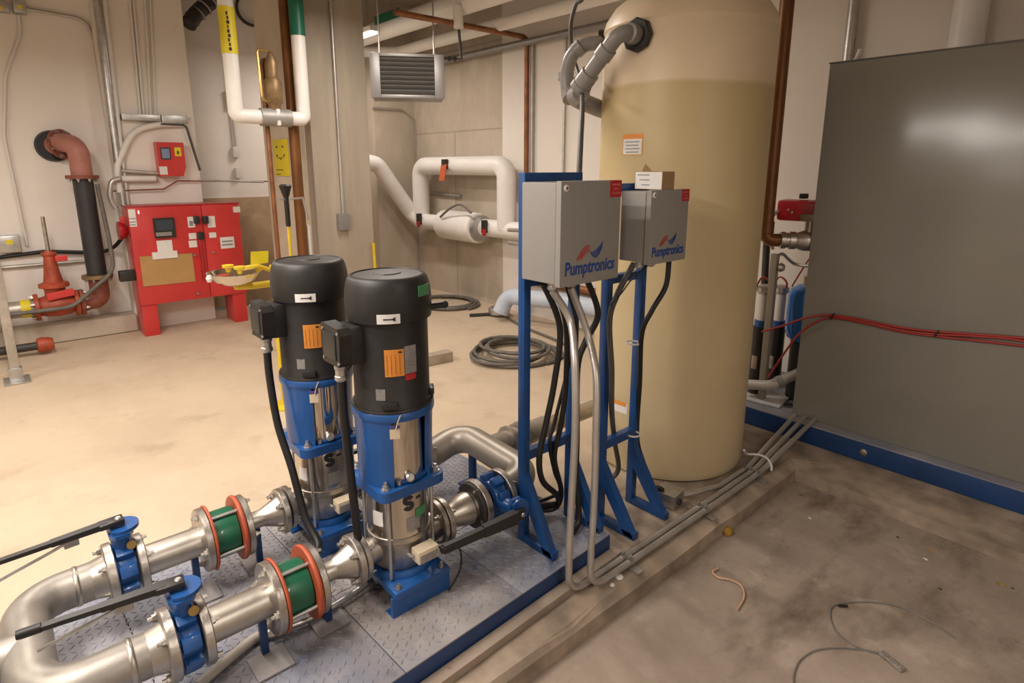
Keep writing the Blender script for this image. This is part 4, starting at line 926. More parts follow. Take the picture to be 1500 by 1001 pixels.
# conduits and cable tray on the pilaster
def wconduit(label, pts, r, m=emt, group='conduits on the left wall', X=XP + .03, rad=.12, name='wall_conduit'):
    return tag(MB().tube(fillet([p if isinstance(p, Vector) else onx(*p, X) for p in pts], rad, 6), r, 10).build(name, m), label, 'conduit', group)
wconduit('wide bright conduit rising in the corner left of the pilaster', [(181, 300), (161, 150), (135, -60)], .034, galv, X=XP + .04)
wconduit('white painted conduit rising beside the wide bright one', [(186, 300), (172, 170), (148, -40)], .022, white_p, X=XP + .03)
for k, (xa_, xb_) in enumerate(((187, 206), (193, 211), (211, 221), (219, 228))):
    wconduit('thin conduit on the pilaster, number %s from the corner' % ['one', 'two', 'three', 'four'][k], [(xb_, 172), (xa_, -30)], .012, white_p, X=XP + .015)
wconduit('grey conduit from the wall boxes bending down beside the pilaster', [(38, 13), (125, 28), (138, 60), (155, 175)], .013, emt, X=XW + .02)
wconduit('pale conduit curving down from the wall boxes', [(27, 22), (30, 50), (8, 110), (6, 200), (40, 360)], .013, white_p, X=XW + .02, rad=.3)
wconduit('white conduit sweeping over the small red wall panel', [(176, 282), (170, 245), (195, 190), (235, 182), (272, 182)], .03, white_p, X=XP + .05, rad=.35)
wconduit('dark conduit from the sweep down to the corner of the pilaster', [(235, 182), (272, 183), (293, 250)], .012, darkgrey, X=XP + .07, rad=.04)
wconduit('grey flexible conduit hanging beside the red controller', [(176, 262), (163, 265), (160, 290), (170, 306)], .025, emt, X=XP + .10, rad=.2)
wconduit('white horizontal pipe below the small red wall panel', [(178, 262), (228, 262)], .030, white_p, X=XP + .06)
wconduit('white bracket pipe left of the small red wall panel', [(178, 250), (232, 254)], .018, emt, X=XP + .06)
wconduit('thin red-brown pipe running behind the small red panel', [(165, 280), (240, 277), (260, 265), (420, 266)], .007, rust, X=XP + .05, rad=.05)
wconduit('thin grey conduit running across the recessed wall', [(290, 264), (386, 267)], .010, emt, X=XP + .06)
for k, (px0, py0, px1, py1) in enumerate(((178, 166, 236, 178), (236, 168, 276, 182))):
    a, b = onx(px0, py0, XP + .09), onx(px1, py1, XP + .09)
    tt = tag(MB().box((XP + .047, (a.y + b.y) / 2, (a.z + b.z) / 2), (.09, abs(b.y - a.y), abs(a.z - b.z)), bev=.004).build('junction_box', galv), ['pale metal wireway on the pilaster', 'pale junction box with yellow marks above the red wall panel'][k], 'junction box')
    if k:
        for pxm in (240, 250, 262): decal(pxm, 172, pxm + 6, 177, yel_l, tt, 'yellow_mark', .003, XP + .093) if False else None
for k, (px0, py0, px1, py1) in enumerate(((-12, -2, 15, 18), (17, -3, 40, 20))):
    a, b = onx(px0, py0, XW + .1), onx(px1, py1, XW + .1)
    tt = thing('wall_box', ['grey wall box with a yellow mark at the end of the conduits', 'grey wall box with a yellow mark beside the bent conduit'][k], 'junction box', (XW + .05, (a.y + b.y) / 2, b.z), 0, 'grey wall boxes')
    bx = MB().box((XW + .052, (a.y + b.y) / 2, (a.z + b.z) / 2), (.1, abs(b.y - a.y), abs(a.z - b.z)), bev=.006).build('box_body', galv, tt)
    decal(px0 + 8, py0 + 10, px0 + 16, py0 + 17, yel_l, bx, 'yellow_mark', .004, XW + .102)
# red elbow out of the wall, black riser, rusty elbow and gate valve
XE = XW + .30
t = thing('discharge_riser', 'faded red elbow from the wall hole with a black riser to a rusty elbow', 'pipe', (XE, .72, 0))
ex = XE + .02
hole = onx(78, 214, XW + .02); ey = onx(120, 256, ex).y
MB().lathe([(.125, 0), (.14, 0), (.14, .02), (.125, .02)], Vector((XW + .001, hole.y, hole.z)), (1, 0, 0), 32, closed=True).build('hole_rim', hose_dk, t)
MB().lathe([(0, 0), (.125, 0), (.125, .004), (0, .004)], Vector((XW + .002, hole.y, hole.z)), (1, 0, 0), 32).build('hole_dark', rubber, t)
MB().tube(fillet([Vector((XW + .03, hole.y + .01, hole.z)), Vector((XW + .16, ey - .1, hole.z + .03)), Vector((ex, ey, hole.z + .0)), Vector((ex, ey, 1.53))], .16, 8), .083, 28).build('elbow', pinkpipe, t)
flange(t, (XW + .09, hole.y + .05, hole.z + .015), (.8, .55, .08), .132, .03, .07, 8, .112, .014, m=rust, name='flange', side=1)
flange(t, (ex, ey, 1.50), (0, 0, 1), .128, .032, .07, 8, .108, .014, m=rust, side=-1)
MB().cyl((ex, ey, .62), (ex, ey, 1.50), .080, 28).build('black_riser', mat('black_iron', (.035, .034, .036), .45, .1, var=.3, scale=8), t)
flange(t, (ex, ey, .585), (0, 0, 1), .125, .035, .07, 8, .105, .014, m=bronze, side=-1)
yv = onx(84, 447, ex).y; zv = onx(84, 447, ex).z
MB().tube(fillet([Vector((ex, ey, .59)), Vector((ex, ey, zv)), Vector((ex, yv + .2, zv))], .2, 10), .078, 28).build('lower_elbow', rust, t)
flange(t, (ex, yv + .17, zv), (0, 1, 0), .12, .035, .07, 8, .10, .014, m=rust, side=1)
t = thing('gate_valve', 'orange red gate valve with a rising stem on the grey suction pipe', 'valve', (ex, yv, .1))
MB().lathe([(.08, -.13), (.095, -.08), (.105, 0), (.095, .08), (.08, .13)], (ex, yv, zv), (0, 1, 0), 28).build('valve_body', orange_v, t)
flange(t, (ex, yv + .13, zv), (0, 1, 0), .12, .035, .07, 0, m=orange_v); flange(t, (ex, yv - .165, zv), (0, 1, 0), .12, .035, .07, 8, .10, .014, m=orange_v, side=-1)
MB().lathe([(.075, .06), (.08, .16), (.115, .17), (.115, .20), (.11, .205), (.075, .215), (.06, .30), (.048, .40), (.042, .46), (.03, .50), (0, .50)], (ex, yv, zv), (0, 0, 1), 28).build('bonnet', orange_v, t)
MB().cyl((ex, yv, zv + .48), (ex, yv, zv + .80), .016, 10).build('stem', castst, t)
MB().lathe([(.05, -.02), (.06, 0), (.05, .02)], (ex, yv, zv + .47), (0, 0, 1), 18, closed=True).build('yoke_ring', orange_v, t)
MB().box((ex + .10, yv + .03, zv + .11), (.02, .20, .065), rot=Matrix.Rotation(R(8), 3, 'X'), bev=.004).build('tamper_plate', red, t)
MB().box((ex + .05, yv + .08, zv + .43), (.06, .09, .05), bev=.005).build('tamper_switch', red, t)
t = thing('suction_main', 'long grey suction pipe with a yellow band along the left wall', 'pipe', (ex, -.6, 0))
MB().cyl((ex, yv - .165, zv), (ex, -2.2, zv), .075, 28).build('pipe', mat('light_steel_pipe', (.50, .45, .40), .4, .5, var=.3, scale=8), t)
MB().lathe([(.076, 0), (.079, .0), (.079, .07), (.076, .07)], (ex, yv - .26, zv), (0, 1, 0), 28, closed=True).build('yellow_band', yel_l, t)
for y in (-.2, -1.4): MB().box((ex, y, zv / 2 - .03), (.1, .06, zv - .06)).build('pipe_stand', hose_dk, t)
t = thing('drain_line', 'dark iron drain pipe with an orange cap under the suction main', 'pipe', (ex + .22, -.3, 0))
yc_ = onx(62, 492, ex + .25).y
MB().cyl((ex + .25, -1.8, .085), (ex + .25, yc_, .085), .036, 16).build('pipe', hose_dk, t)
MB().lathe([(.045, 0), (.065, .01), (.07, .04), (.062, .09), (.048, .12), (0, .125)], (ex + .25, yc_ - .05, .085), (0, 1, 0), 16).build('orange_cap', orange_v, t)
tag(MB().box((XW + .12, .45, .09), (.22, 1.15, .17), bev=.015).build('pipe_plinth', conc_m), 'low rough concrete plinth under the rusty pipes', 'plinth')
wconduit('grey hose looping from the riser down over the gate valve', [Vector((ex + .03, ey + .10, 1.45)), Vector((ex + .10, ey + .12, .95)), Vector((ex + .14, ey + .12, .66)), Vector((ex + .15, yv + .1, .37)), Vector((ex + .12, yv - .5, .36))], .018, hose_m, None, rad=.2, name='hose')
wconduit('black hose behind the gate valve', [Vector((XW + .03, -.1, .80)), Vector((XW + .05, .4, .84)), Vector((XW + .06, .9, .78)), Vector((XP + .1, 1.08, 1.05))], .018, rubber, None, rad=.2, name='hose')
wconduit('grey conduit behind the strut post', [Vector((XW + .03, -.6, .95)), Vector((XW + .03, .12, .95))], .02, emt)
wconduit('lower grey conduit behind the strut post', [Vector((XW + .03, -.6, .72)), Vector((XW + .03, .75, .72))], .016, emt)
tag(MB().box((XW + .045, .16, .93), (.085, .15, .15), bev=.008).build('outlet_box', galv), 'grey outlet box on the wall by the gate valve', 'junction box')
tag(MB().box((XW + .09, .16, .95), (.004, .05, .04)).build('yellow_label', yel_l), 'small yellow label on the outlet box', 'label')
t = thing('strut_post', 'bare steel strut post with a base plate standing on the floor', 'post', (-5.77, .03, 0))
MB().box((-5.77, .03, 1.8), (.06, .06, 3.58), bev=.004).build('post', galv, t); MB().box((-5.77, .03, .006), (.22, .16, .012), bev=.002).build('base_plate', galv, t); MB().box((-5.77, .03, .06), (.085, .085, .10), bev=.004).build('post_socket', galv, t)
tag(MB().cyl((-5.9, -.12, 0), (-5.9, -.12, 2.9), .03, 12).build('white_standpipe', white_p), 'thin white standpipe beside the strut post', 'pipe')
# switch boxes on the recessed wall
for k, (px0, py0, px1, py1, l_) in enumerate(((333, 132, 344, 160, 'tall grey switch box beside the white pipe on the recessed wall'), (341, 215, 351, 231, 'small white socket box on the recessed wall, upper of two'), (345, 246, 354, 261, 'small white socket box on the recessed wall, lower of two'))):
    a, b = onx(px0, py0, -7.34), onx(px1, py1, -7.34)
    tag(MB().box((-7.37, (a.y + b.y) / 2, (a.z + b.z) / 2), (.06, abs(b.y - a.y), a.z - b.z), bev=.006).build('switch_box', white_p if k else galv), l_, 'switch box')
wconduit('thin grey conduit dropping to the socket boxes of the recessed wall', [(327, -20), (336, 130), (345, 216)], .012, emt, X=-7.37)
# dark flexible duct and round wall sleeve near the ceiling
t = thing('flexible_duct', 'dark ribbed flexible duct with a lamp cone near the ceiling', 'duct', (-7.2, 2.0, 2.9))
MB().tube(spline([onx(335, -15, -7.1), onx(305, 5, -7.1), onx(288, 20, -7.05), onx(276, 36, -7.0)], 6), .075, 16).build('duct', hose_dk, t)
for k in range(4): 
    c_ = onx(282 + 9 * k, 28 - 9 * k, -7.05); MB().lathe([(.07, -.012), (.085, 0), (.07, .012)], c_, (0, .6, .6), 16, closed=True).build('rib', heaterg, t)
tag(MB().lathe([(.15, 0), (.175, 0), (.175, .03), (.15, .03)], onx(368, 15, -7.38), (1, 0, 0), 32, closed=True).build('wall_sleeve', hose_dk), 'round dark pipe sleeve high in the recessed wall', 'sleeve')

# ================================================================== pipes in front of the concrete pier
XL = -5.06
t = thing('insulated_loop', 'white jacketed pipe loop with yellow and green bands in front of the pier', 'pipe', (XL, 1.9, 1.9))
y_l = onx(346, 172, XL).y; y_r = onx(445, 172, XL).y; zl = onx(395, 172, XL).z - .0
MB().tube(fillet([Vector((XL, y_l, ZC)), Vector((XL, y_l, zl)), Vector((XL, y_r, zl)), Vector((XL, y_r, ZC))], .035, 6), .056, 24).build('pipe_jacket', white_ins, t)
def band(y, z0, z1, m, n_): return MB().lathe([(.0585, z0), (.0595, z0), (.0595, z1), (.0585, z1)], (XL, y, 0), (0, 0, 1), 28, closed=True).build(n_, m, t)
yb = band(y_l, onx(340, 80, XL).z, onx(338, 12, XL).z, yel_l, 'yellow_band'); part(yb, 'yellow pipe marker with black lettering')
gb = band(y_r, onx(437, 53, XL).z, onx(437, -20, XL).z, grn_label, 'green_band')
for k in range(9):
    z_ = onx(340, 74 - 6.4 * k, XL).z; MB().lathe([(.0597, z_ - .012), (.0604, z_ - .012), (.0604, z_ + .012), (.0597, z_ + .012)], (XL, y_l, 0), (0, 0, 1), 3, a0=R(-22 + 3 * (k % 2)), a1=R(-2 - 4 * (k % 3)), closed=True).build('band_letter', ink, yb, smooth=False)
MB().box((XL, (y_l + y_r) / 2 + .04, zl), (.13, .03, .13), bev=.01).build('union_collar', white_ins, t)
t = thing('pressure_valve', 'bronze pressure reducing valve standing on the white pipe loop', 'valve', (XL, 1.95, zl))
yv2 = onx(400, 130, XL).y
MB().lathe([(.045, .06), (.05, .10), (.066, .12), (.070, .22), (.068, .28), (.045, .31), (.048, .42), (.032, .46), (.015, .50), (0, .51)], (XL, yv2, zl), (0, 0, 1), 20).build('valve_bonnet', bronze, t)
MB().cyl((XL, yv2 - .12, zl), (XL, yv2 + .12, zl), .07, 20).build('valve_body', mat('grey_cast_valve', (.38, .36, .34), .5, .3, var=.2), t)
MB().tube(fillet([Vector((XL + .05, yv2 - .05, zl + .12)), Vector((XL + .08, yv2 - .12, zl + .12)), Vector((XL + .05, yv2 - .12, zl + .5)), Vector((XL + .02, yv2 - .03, zl + .5))], .03, 4), .011, 8).build('pilot_tube', brass, t)
tag(MB().cyl(onx(384, 95, XL - .06), Vector((onx(384, 95, XL - .06).x, onx(384, 95, XL - .06).y, .0)), .018, 10).tube(fillet([onx(384, 95, XL - .06), onx(384, 88, XL - .06), onx(395, 90, XL - .06)], .03, 4), .018, 10).build('copper_drop', copper), 'thin copper pipe dropping beside the pressure valve', 'pipe')
yb_ = onx(418, 0, -5.19).y + .0
tag(MB().cyl((-5.175, yb_ - .02, 0), (-5.175, yb_ - .02, ZC), .045, 18).build('brown_riser', brownpipe), 'brown copper riser against the concrete pier', 'pipe')
tag(MB().cyl((-5.21, onx(490, 100, -5.21).y, 1.06), (-5.21, onx(490, 100, -5.21).y, ZC), .016, 10).build('pier_conduit', emt), 'grey conduit running down the face of the concrete pier', 'conduit')
cc = onx(503, 325, -5.2)
tag(MB().box((-5.2, cc.y, cc.z), (.06, .11, .15), bev=.008).build('pier_box', heaterg), 'grey switch box at the foot of the pier conduit', 'switch box')
tag(MB().cyl((-5.19, onx(452, 340, -5.19).y, .0), (-5.19, onx(452, 340, -5.19).y, onx(450, 330, -5.19).z), .018, 8).build('short_stub', white_p), 'thin white stub pipe against the pier', 'pipe')
tag(MB().cyl(onx(547, 356, -5.2), Vector((onx(550, 380, -5.2).x, onx(550, 380, -5.2).y, .0)), .016, 8).build('yellow_rod', yellow), 'thin yellow rod leaning at the corner of the pier', 'rod')

# ------------------------------------------------------------------ eyewash station
EB = onz(400, 395, .95)
t = thing('eyewash_station', 'yellow eyewash station with a steel bowl, yellow sign and pull rod', 'eyewash', (EB.x, EB.y, 0))
ex_, ey_ = EB.x, EB.y
MB().cyl((ex_, ey_, .0), (ex_, ey_, .98), .021, 14).build('yellow_pipe', yellow, t)
MB().lathe([(.10, 0), (.10, .012), (.03, .02), (.024, .05)], (ex_, ey_, 0), (0, 0, 1), 20).build('floor_flange', yellow, t)
rx = onx(420, 300, ex_)
MB().cyl((ex_, rx.y, .98), (ex_, rx.y, onx(419, 300, ex_).z), .010, 8).build('pull_rod', yellow, t)
MB().cyl((ex_, ey_, .97), (ex_, rx.y, .985), .012, 8).build('rod_arm', yellow, t)
hz_ = onx(419, 300, ex_).z
MB().cyl((ex_, rx.y, hz_ - .14), (ex_, rx.y, hz_ + .06), .016, 10).build('valve_grip', rubber, t)
MB().lathe([(.018, 0), (.04, .07), (.03, .08)], (ex_, rx.y, hz_ + .05), (0, 0, 1), 14).build('handle_cone', rubber, t)
MB().tube([Vector((ex_ - .0, rx.y - .06, hz_ + .03)), Vector((ex_, rx.y + .11, hz_ + .04)), Vector((ex_ + .01, rx.y + .13, hz_ - .10))], .008, 8).build('cross_lever', galv, t)
bc = onz(343, 400, .97)
u_ = Vector((EB.x - bc.x, EB.y - bc.y, 0)).normalized()
MB().lathe([(.0, -.075), (.06, -.072), (.115, -.045), (.15, .0), (.158, .004), (.158, .008), (.148, .004), (.11, -.04), (.055, -.064), (0, -.067)], bc, (0, 0, 1), 36).build('steel_bowl', chrome, t)
MB().tube([bc + Vector((0, 0, -.085)), bc + u_ * .12 + Vector((0, 0, -.10)), Vector((ex_, ey_, .86))], .022, 12).build('bowl_arm', yellow, t)
MB().tube(fillet([Vector((ex_, ey_, .94)), bc + u_ * .17 + Vector((0, 0, .02)), bc + u_ * .04 + Vector((0, 0, .02))], .04, 4), .014, 10).build('spray_arm', yellow, t)
for s in (-1, 1):
    n_ = Vector((-u_.y, u_.x, 0)) * s * .055
    MB().lathe([(.012, 0), (.018, .02), (.032, .03), (.034, .045), (0, .05)], bc + n_ + Vector((0, 0, -.0)), (0, 0, 1), 14).build('spray_head', yellow, t)
MB().cyl(bc - u_ * .07 + Vector((0, 0, -.055)), bc - u_ * .07 + Vector((0, 0, .0)), .035, 14).build('red_strainer', red_dk, t)
MB().prism([(-.06, 0), (.07, 0), (.08, .075), (-.05, .085)], (.6, -.6, 0), .003, bc + u_ * .18 + Vector((0, 0, .03)), (u_.x, u_.y, 0), (0, 0, 1)).build('push_flag', yel_l, t, smooth=False)
MB().lathe([(.012, -.02), (.02, 0), (.012, .02)], bc - u_ * .165 + Vector((0, 0, -.01)), (0, 0, 1), 10).build('bowl_knob', white_p, t)

yp_ = 2.258
a, b = ony(399, 205, yp_), ony(425, 258, yp_)
sg = thing('eyewash_sign', 'yellow sign with dark symbols on the concrete pier', 'sign', ((a.x + b.x) / 2, yp_, b.z))
zb2_, zt2_ = ony(412, 258, yp_).z, ony(412, 204, yp_).z
pl_ = MB().box(((a.x + b.x) / 2, yp_, (zb2_ + zt2_) / 2), (b.x - a.x, .008, zt2_ - zb2_), bev=.001).build('sign_plate', yel_l, sg)
W_, H_ = b.x - a.x, zt2_ - zb2_
for (fy, fz, wy, wz) in ((.28, .80, .10, .045), (.68, .80, .10, .045), (.26, .56, .08, .06), (.74, .56, .08, .06), (.5, .50, .44, .02), (.5, .46, .08, .03), (.38, .17, .5, .02), (.28, .05, .3, .02)):
    MB().box((a.x + fy * W_, yp_ - .0046, zb2_ + fz * H_), (wy * W_, .001, wz * H_)).build('sign_mark', ink, pl_, smooth=False)

# ------------------------------------------------------------------ unit heater
hc = Vector((-4.95, 3.10, 2.41))
ha = math.atan2(-(hc.y), -(hc.x)) ; fd = Vector((-hc.x, -hc.y, 0)).normalized(); sd = Vector((-fd.y, fd.x, 0))
t = thing('unit_heater', 'grey sheet metal unit heater with horizontal louvres hung below the ceiling', 'heater', hc + Vector((0, 0, -.22)))
rot = Matrix((sd, -fd, Vector((0, 0, 1)))).transposed(); rot = Matrix((sd, fd, Vector((0, 0, 1)))).transposed()
HW, HH = .665, .385
MB().box(hc - fd * .16, (HW - .02, .28, HH), rot=rot, bev=.01).build('casing', heaterg, t)
for s in (-1, 1): MB().box(hc + sd * s * (HW / 2 - .045) + fd * .01, (.09, .04, HH), rot=rot, bev=.005).build('side_frame', heaterg, t)
for s in (-1, 1): MB().box(hc + Vector((0, 0, s * (HH / 2 - .015))) + fd * .01, (HW - .18, .04, .03), rot=rot, bev=.004).build('end_frame', heaterg, t)
MB().box(hc - fd * .022, (HW - .17, .008, HH - .06), rot=rot).build('dark_core', hose_dk, t)
for k in range(8):
    z = -HH / 2 + .055 + k * (HH - .11) / 7
    r2 = rot @ Matrix.Rotation(R(38), 3, 'X')
    MB().box(hc + fd * .008 + Vector((0, 0, z)), (HW - .18, .052, .006), rot=r2).build('louvre', heaterg, t, smooth=False)
for s in (-1, 1): MB().cyl(hc + sd * s * .25 - fd * .15 + Vector((0, 0, HH / 2)), Vector((0, 0, 0)) + hc + sd * s * .25 - fd * .15 + Vector((0, 0, ZC - hc.z)), .008, 6).build('hanger_rod', galv, t)
e_ = hc - sd * 0 ; s = 1 if (Matrix.Rotation(-YAW, 3, 'Z') @ sd).x > 0 else -1
MB().tube([hc + sd * s * HW / 2 + Vector((0, 0, HH / 2 - .03)), hc + sd * s * (HW / 2 + .16) + Vector((0, 0, HH / 2 - .03)), hc + sd * s * (HW / 2 + .14) + Vector((0, 0, HH / 2 + .22))], .014, 8).build('supply_pipe', hose_dk, t)
for q in (.05, .10): MB().lathe([(.022, -.014), (.022, .014)], hc + sd * s * (HW / 2 + q) + Vector((0, 0, HH / 2 - .03)), sd, 8).build('valve_nut', blackp, t)
tag(MB().cyl(hc + sd * s * (HW / 2 + .14) + Vector((0, 0, HH / 2 + .23)), hc + sd * s * (HW / 2 + .13) + Vector((0, 0, HH / 2 + .42)), .045, 14).build('white_cap_pipe', white_ins), 'short white jacketed drop pipe feeding the unit heater', 'pipe')
tag(MB().tube(fillet([onx(545, 158, -6.955), onx(590, 161, -6.955), onx(608, 178, -6.955), Vector((-6.955, onx(610, 230, -6.955).y, .02))], .1, 5), .012, 8).build('heater_conduit', emt), 'thin conduit bending down the corner column below the unit heater', 'conduit')

# ------------------------------------------------------------------ jacketed piping on the back wall
YI = 4.25
def bi(px, py, Y=YI): return ony(px, py, Y)
t = thing('bypass_piping', 'white jacketed bypass piping with a square loop on the concrete wall', 'pipe', (-6.0, YI, .8))
rI = .105
zb = bi(690, 330).z; zt = bi(680, 243).z; xl = bi(617, 290).x; xr = bi(742, 290).x
MB().tube(fillet([Vector((xl, YI, zb)), Vector((xl, YI, zt)), Vector((xr, YI, zt)), Vector((xr, YI, zb + .0))], .13, 6), rI, 24).build('loop_pipe', white_ins, t)
MB().tube(fillet([onx(528, 236, -6.72), onx(553, 241, -6.72), onx(602, 312, -6.70), Vector((xl - .02, YI, zb - .02)), Vector((xr + .9, YI, zb))], .14, 6), rI * .92, 24).build('main_pipe', white_ins, t)
mx0, mx1 = bi(655, 330).x, bi(704, 332).x
MB().lathe([(.05, -.02), (.168, -.01), (.172, 0), (.172, mx1 - mx0), (.16, mx1 - mx0 + .01), (.05, mx1 - mx0 + .02)], (mx0, YI - .03, zb - .02), (1, 0, 0), 32).build('meter_jacket', white_ins, t)
MB().lathe([(.11, 0), (.15, .0), (.15, .05), (.11, .05)], (mx1 + .02, YI - .03, zb - .02), (1, 0, 0), 28).build('meter_ring', galv, t)
for px in (626, 722): 
    v_ = MB().box(Vector((bi(px, 330).x, YI - .12, zb + .02)), (.05, .06, .14), bev=.01).build('valve_handle', blackp, t); MB().box(Vector((bi(px, 330).x + .03, YI - .15, zb - .04)), (.05, .02, .07), bev=.004).build('red_tag', red_dk, v_)
ot = bi(664, 242); q_ = MB().box(Vector((ot.x, YI - .12, zt + .02)), (.08, .05, .11), bev=.008).build('vent_valve', blackp, t)
MB().prism([(-.04, 0), (.07, .02), (.02, -.17), (-.09, -.17)], (0, -1, 0), .01, Vector((ot.x, YI - .14, zt)), (1, 0, 0), (0, 0, 1)).build('orange_tag', mat('orange_tag_plastic', (.62, .13, .05), .5, 0, var=.1), q_)
tag(MB().tube(spline([bi(645, 318, YI - .2), bi(660, 305, YI - .2), bi(675, 300, YI - .2), bi(690, 312, YI - .2)], 6), .014, 8).build('sensor_wire', clearwire), 'thin grey wire curling over the jacketed meter', 'wire')
tag(MB().cyl(bi(628, 282, YB - .03), bi(675, 287, YB - .03), .02, 8).build('grab_bar', galv), 'short grey bar on the concrete wall inside the pipe loop', 'bar')
tag(MB().tube(fillet([bi(745, 337, YI - .25), bi(768, 338, YI - .25), bi(768, 350, YI - .25), bi(760, 358, YI - .25), bi(745, 356, YI - .25)], .05, 4), .02, 8).build('grey_fitting', galv), 'grey drain fitting beside the control box stand on the wall pipe', 'pipe fitting')
# copper pipe across to the wall and down it
zc_ = ony(773, 55, YB - .06).z; xc_ = ony(773, 55, YB - .06).x
tag(MB().tube(fillet([Vector((xc_, 2.86, zc_)), Vector((xc_, YB - .07, zc_)), Vector((xc_, YB - .07, .4))], .06, 5), .026, 14).build('copper_main', copper), 'orange copper pipe crossing below the ceiling and dropping down the wall', 'pipe')
for k, (px, l_) in enumerate(((781, 'grey strut beside the copper drop on the wall'), (829, 'thin grey conduit on the white wall behind the tank'))):
    a = ony(px, 60, YB - .03)
    tag(MB().cyl((a.x, YB - .035, .5), (a.x, YB - .035, a.z + (.05 if k else 0)), .022 if not k else .014, 8).build('wall_conduit', emt), l_, 'conduit', 'conduits on the back wall')
# white pipes below the ceiling
for k, (pa, pb, Y, r_, l_) in enumerate((((585, 64), (900, 8), 4.0, .060, 'white jacketed pipe below the ceiling, the one meeting the heater drop'), ((560, 30), (860, -35), 3.6, .10, 'white jacketed ceiling pipe with a green marker'), ((640, 85), (900, 42), 4.35, .035, 'grey pipe high on the concrete wall'))):
    a, b = ony(*pa, Y), ony(*pb, Y)
    zz = (a.z + b.z) / 2
    oo = tag(MB().cyl((a.x - (1.2 if k == 1 else 0), Y, zz), (b.x + 1.5, Y, zz), r_, 20).build('ceiling_pipe', white_ins if k < 2 else heaterg), l_, 'pipe', 'pipes below the ceiling')
a = ony(585, 64, 4.0); zz = (a.z + ony(900, 8, 4.0).z) / 2
tag(MB().tube(fillet([Vector((a.x + .3, 4.0, zz)), Vector((a.x, 4.0, zz)), Vector((a.x - .7, 3.3, zz))], .1, 5), .058, 18).build('ceiling_pipe', white_ins), 'white jacketed elbow pipe turning towards the pier lamp', 'pipe', 'pipes below the ceiling')
a, b = ony(549, 28, 3.49), ony(585, 20, 3.49)
tag(MB().box((a + b) / 2, ((b - a).length, .004, .09), rot=Matrix.Rotation(R(0), 3, 'Y')).build('green_marker', grn_label), 'green pipe marker with white print on the ceiling pipe', 'marker')
# beams against the ceiling
for y in (2.9, 3.9):
    o = MB().box((-3.6, y, ZC - .09), (3.4, .22, .18)).build('ceiling_beam', ceil_m, smooth=False); struct(o)

# ================================================================== floor items of the far bay
hc_ = onz(752, 522)
t = thing('hose_coil', 'coiled grey hose lying on the beige floor', 'hose', (hc_.x, hc_.y, 0))
path = []
for k in range(0, 6 * 20 + 1):
    a = 2 * PI * k / 20; q = k / 120; rr = .37 - .13 * q + .025 * math.sin(5 * a * .37)
    path.append(Vector((hc_.x + .03 * math.sin(a * .31) + rr * math.cos(a), hc_.y + .04 * math.cos(a * .23) + rr * math.sin(a), .02 + .022 * (k // 24) % 5 * .9)))
MB().tube(path, .015, 8).build('hose_turns', hose_m, t)
MB().tube(spline([path[0], Vector((hc_.x + .2, hc_.y + .5, .02)), onz(765, 478, .016), onz(738, 463, .016), onz(715, 460, .016)], 7), .013, 8).build('hose_tail', hose_m, t)
h2 = onz(655, 446)
path = [Vector((h2.x + (.42 - .002 * k) * math.cos(k * .3), h2.y + (.36 - .0016 * k) * math.sin(k * .3), .02 + .0004 * k)) for k in range(52)]
tag(MB().tube(path, .018, 8).build('loose_hose', hose_m), 'loose loop of dark hose by the concrete wall', 'hose')
a, b = onz(622, 536), onz(660, 528)
tag(MB().box(((a.x + b.x) / 2, (a.y + b.y) / 2, .045), ((b - a).length, .09, .088), rot=Matrix.Rotation(math.atan2(b.y - a.y, b.x - a.x), 3, 'Z'), bev=.004).build('timber_block', mat('weathered_block', (.40, .33, .25), .8, 0, var=.3, scale=9)), 'weathered block lying on the floor beside the taped pump', 'block')
wa = [onz(722, 462, .06), onz(733, 440, .15), onz(770, 437, .15), onz(800, 440, .15), onz(850, 446, .15)]
wa = [onz(733, 458, .09), onz(733, 458, .09) + Vector((.05, .06, .18)), onz(733, 458, .09) + Vector((.7, .25, .2)), onz(733, 458, .09) + Vector((1.5, .30, .2))]
for p in wa: p.y = min(p.y, 4.28)
tag(MB().tube(fillet(wa, .12, 5), .085, 18).build('wrapped_pipe', wrap_m), 'pale blue and white wrapped pipe lying along the wall', 'pipe')
tag(MB().lathe([(.09, 0), (.12, .02), (.12, .07), (.09, .09)], onz(731, 461, .01), (0, 0, 1), 16).build('floor_fitting', galv), 'grey base fitting under the wrapped pipe end', 'pipe fitting')
ob = [Vector((v.x - .05, YB - .07, v.z + .03)) for v in wa]
tag(MB().tube(fillet([Vector((ob[0].x, YB - .07, .02)), Vector((ob[0].x, YB - .07, .40)), Vector((ob[3].x + .5, YB - .07, .42))], .1, 5), .045, 14).build('brown_wall_pipe', copper), 'brown pipe rising behind the wrapped pipe', 'pipe')
tag(MB().cyl(onz(688, 462, .02), onz(722, 460, .02), .018, 8).build('iron_bar', hose_dk), 'short dark bar on the floor by the wrapped pipe', 'bar')

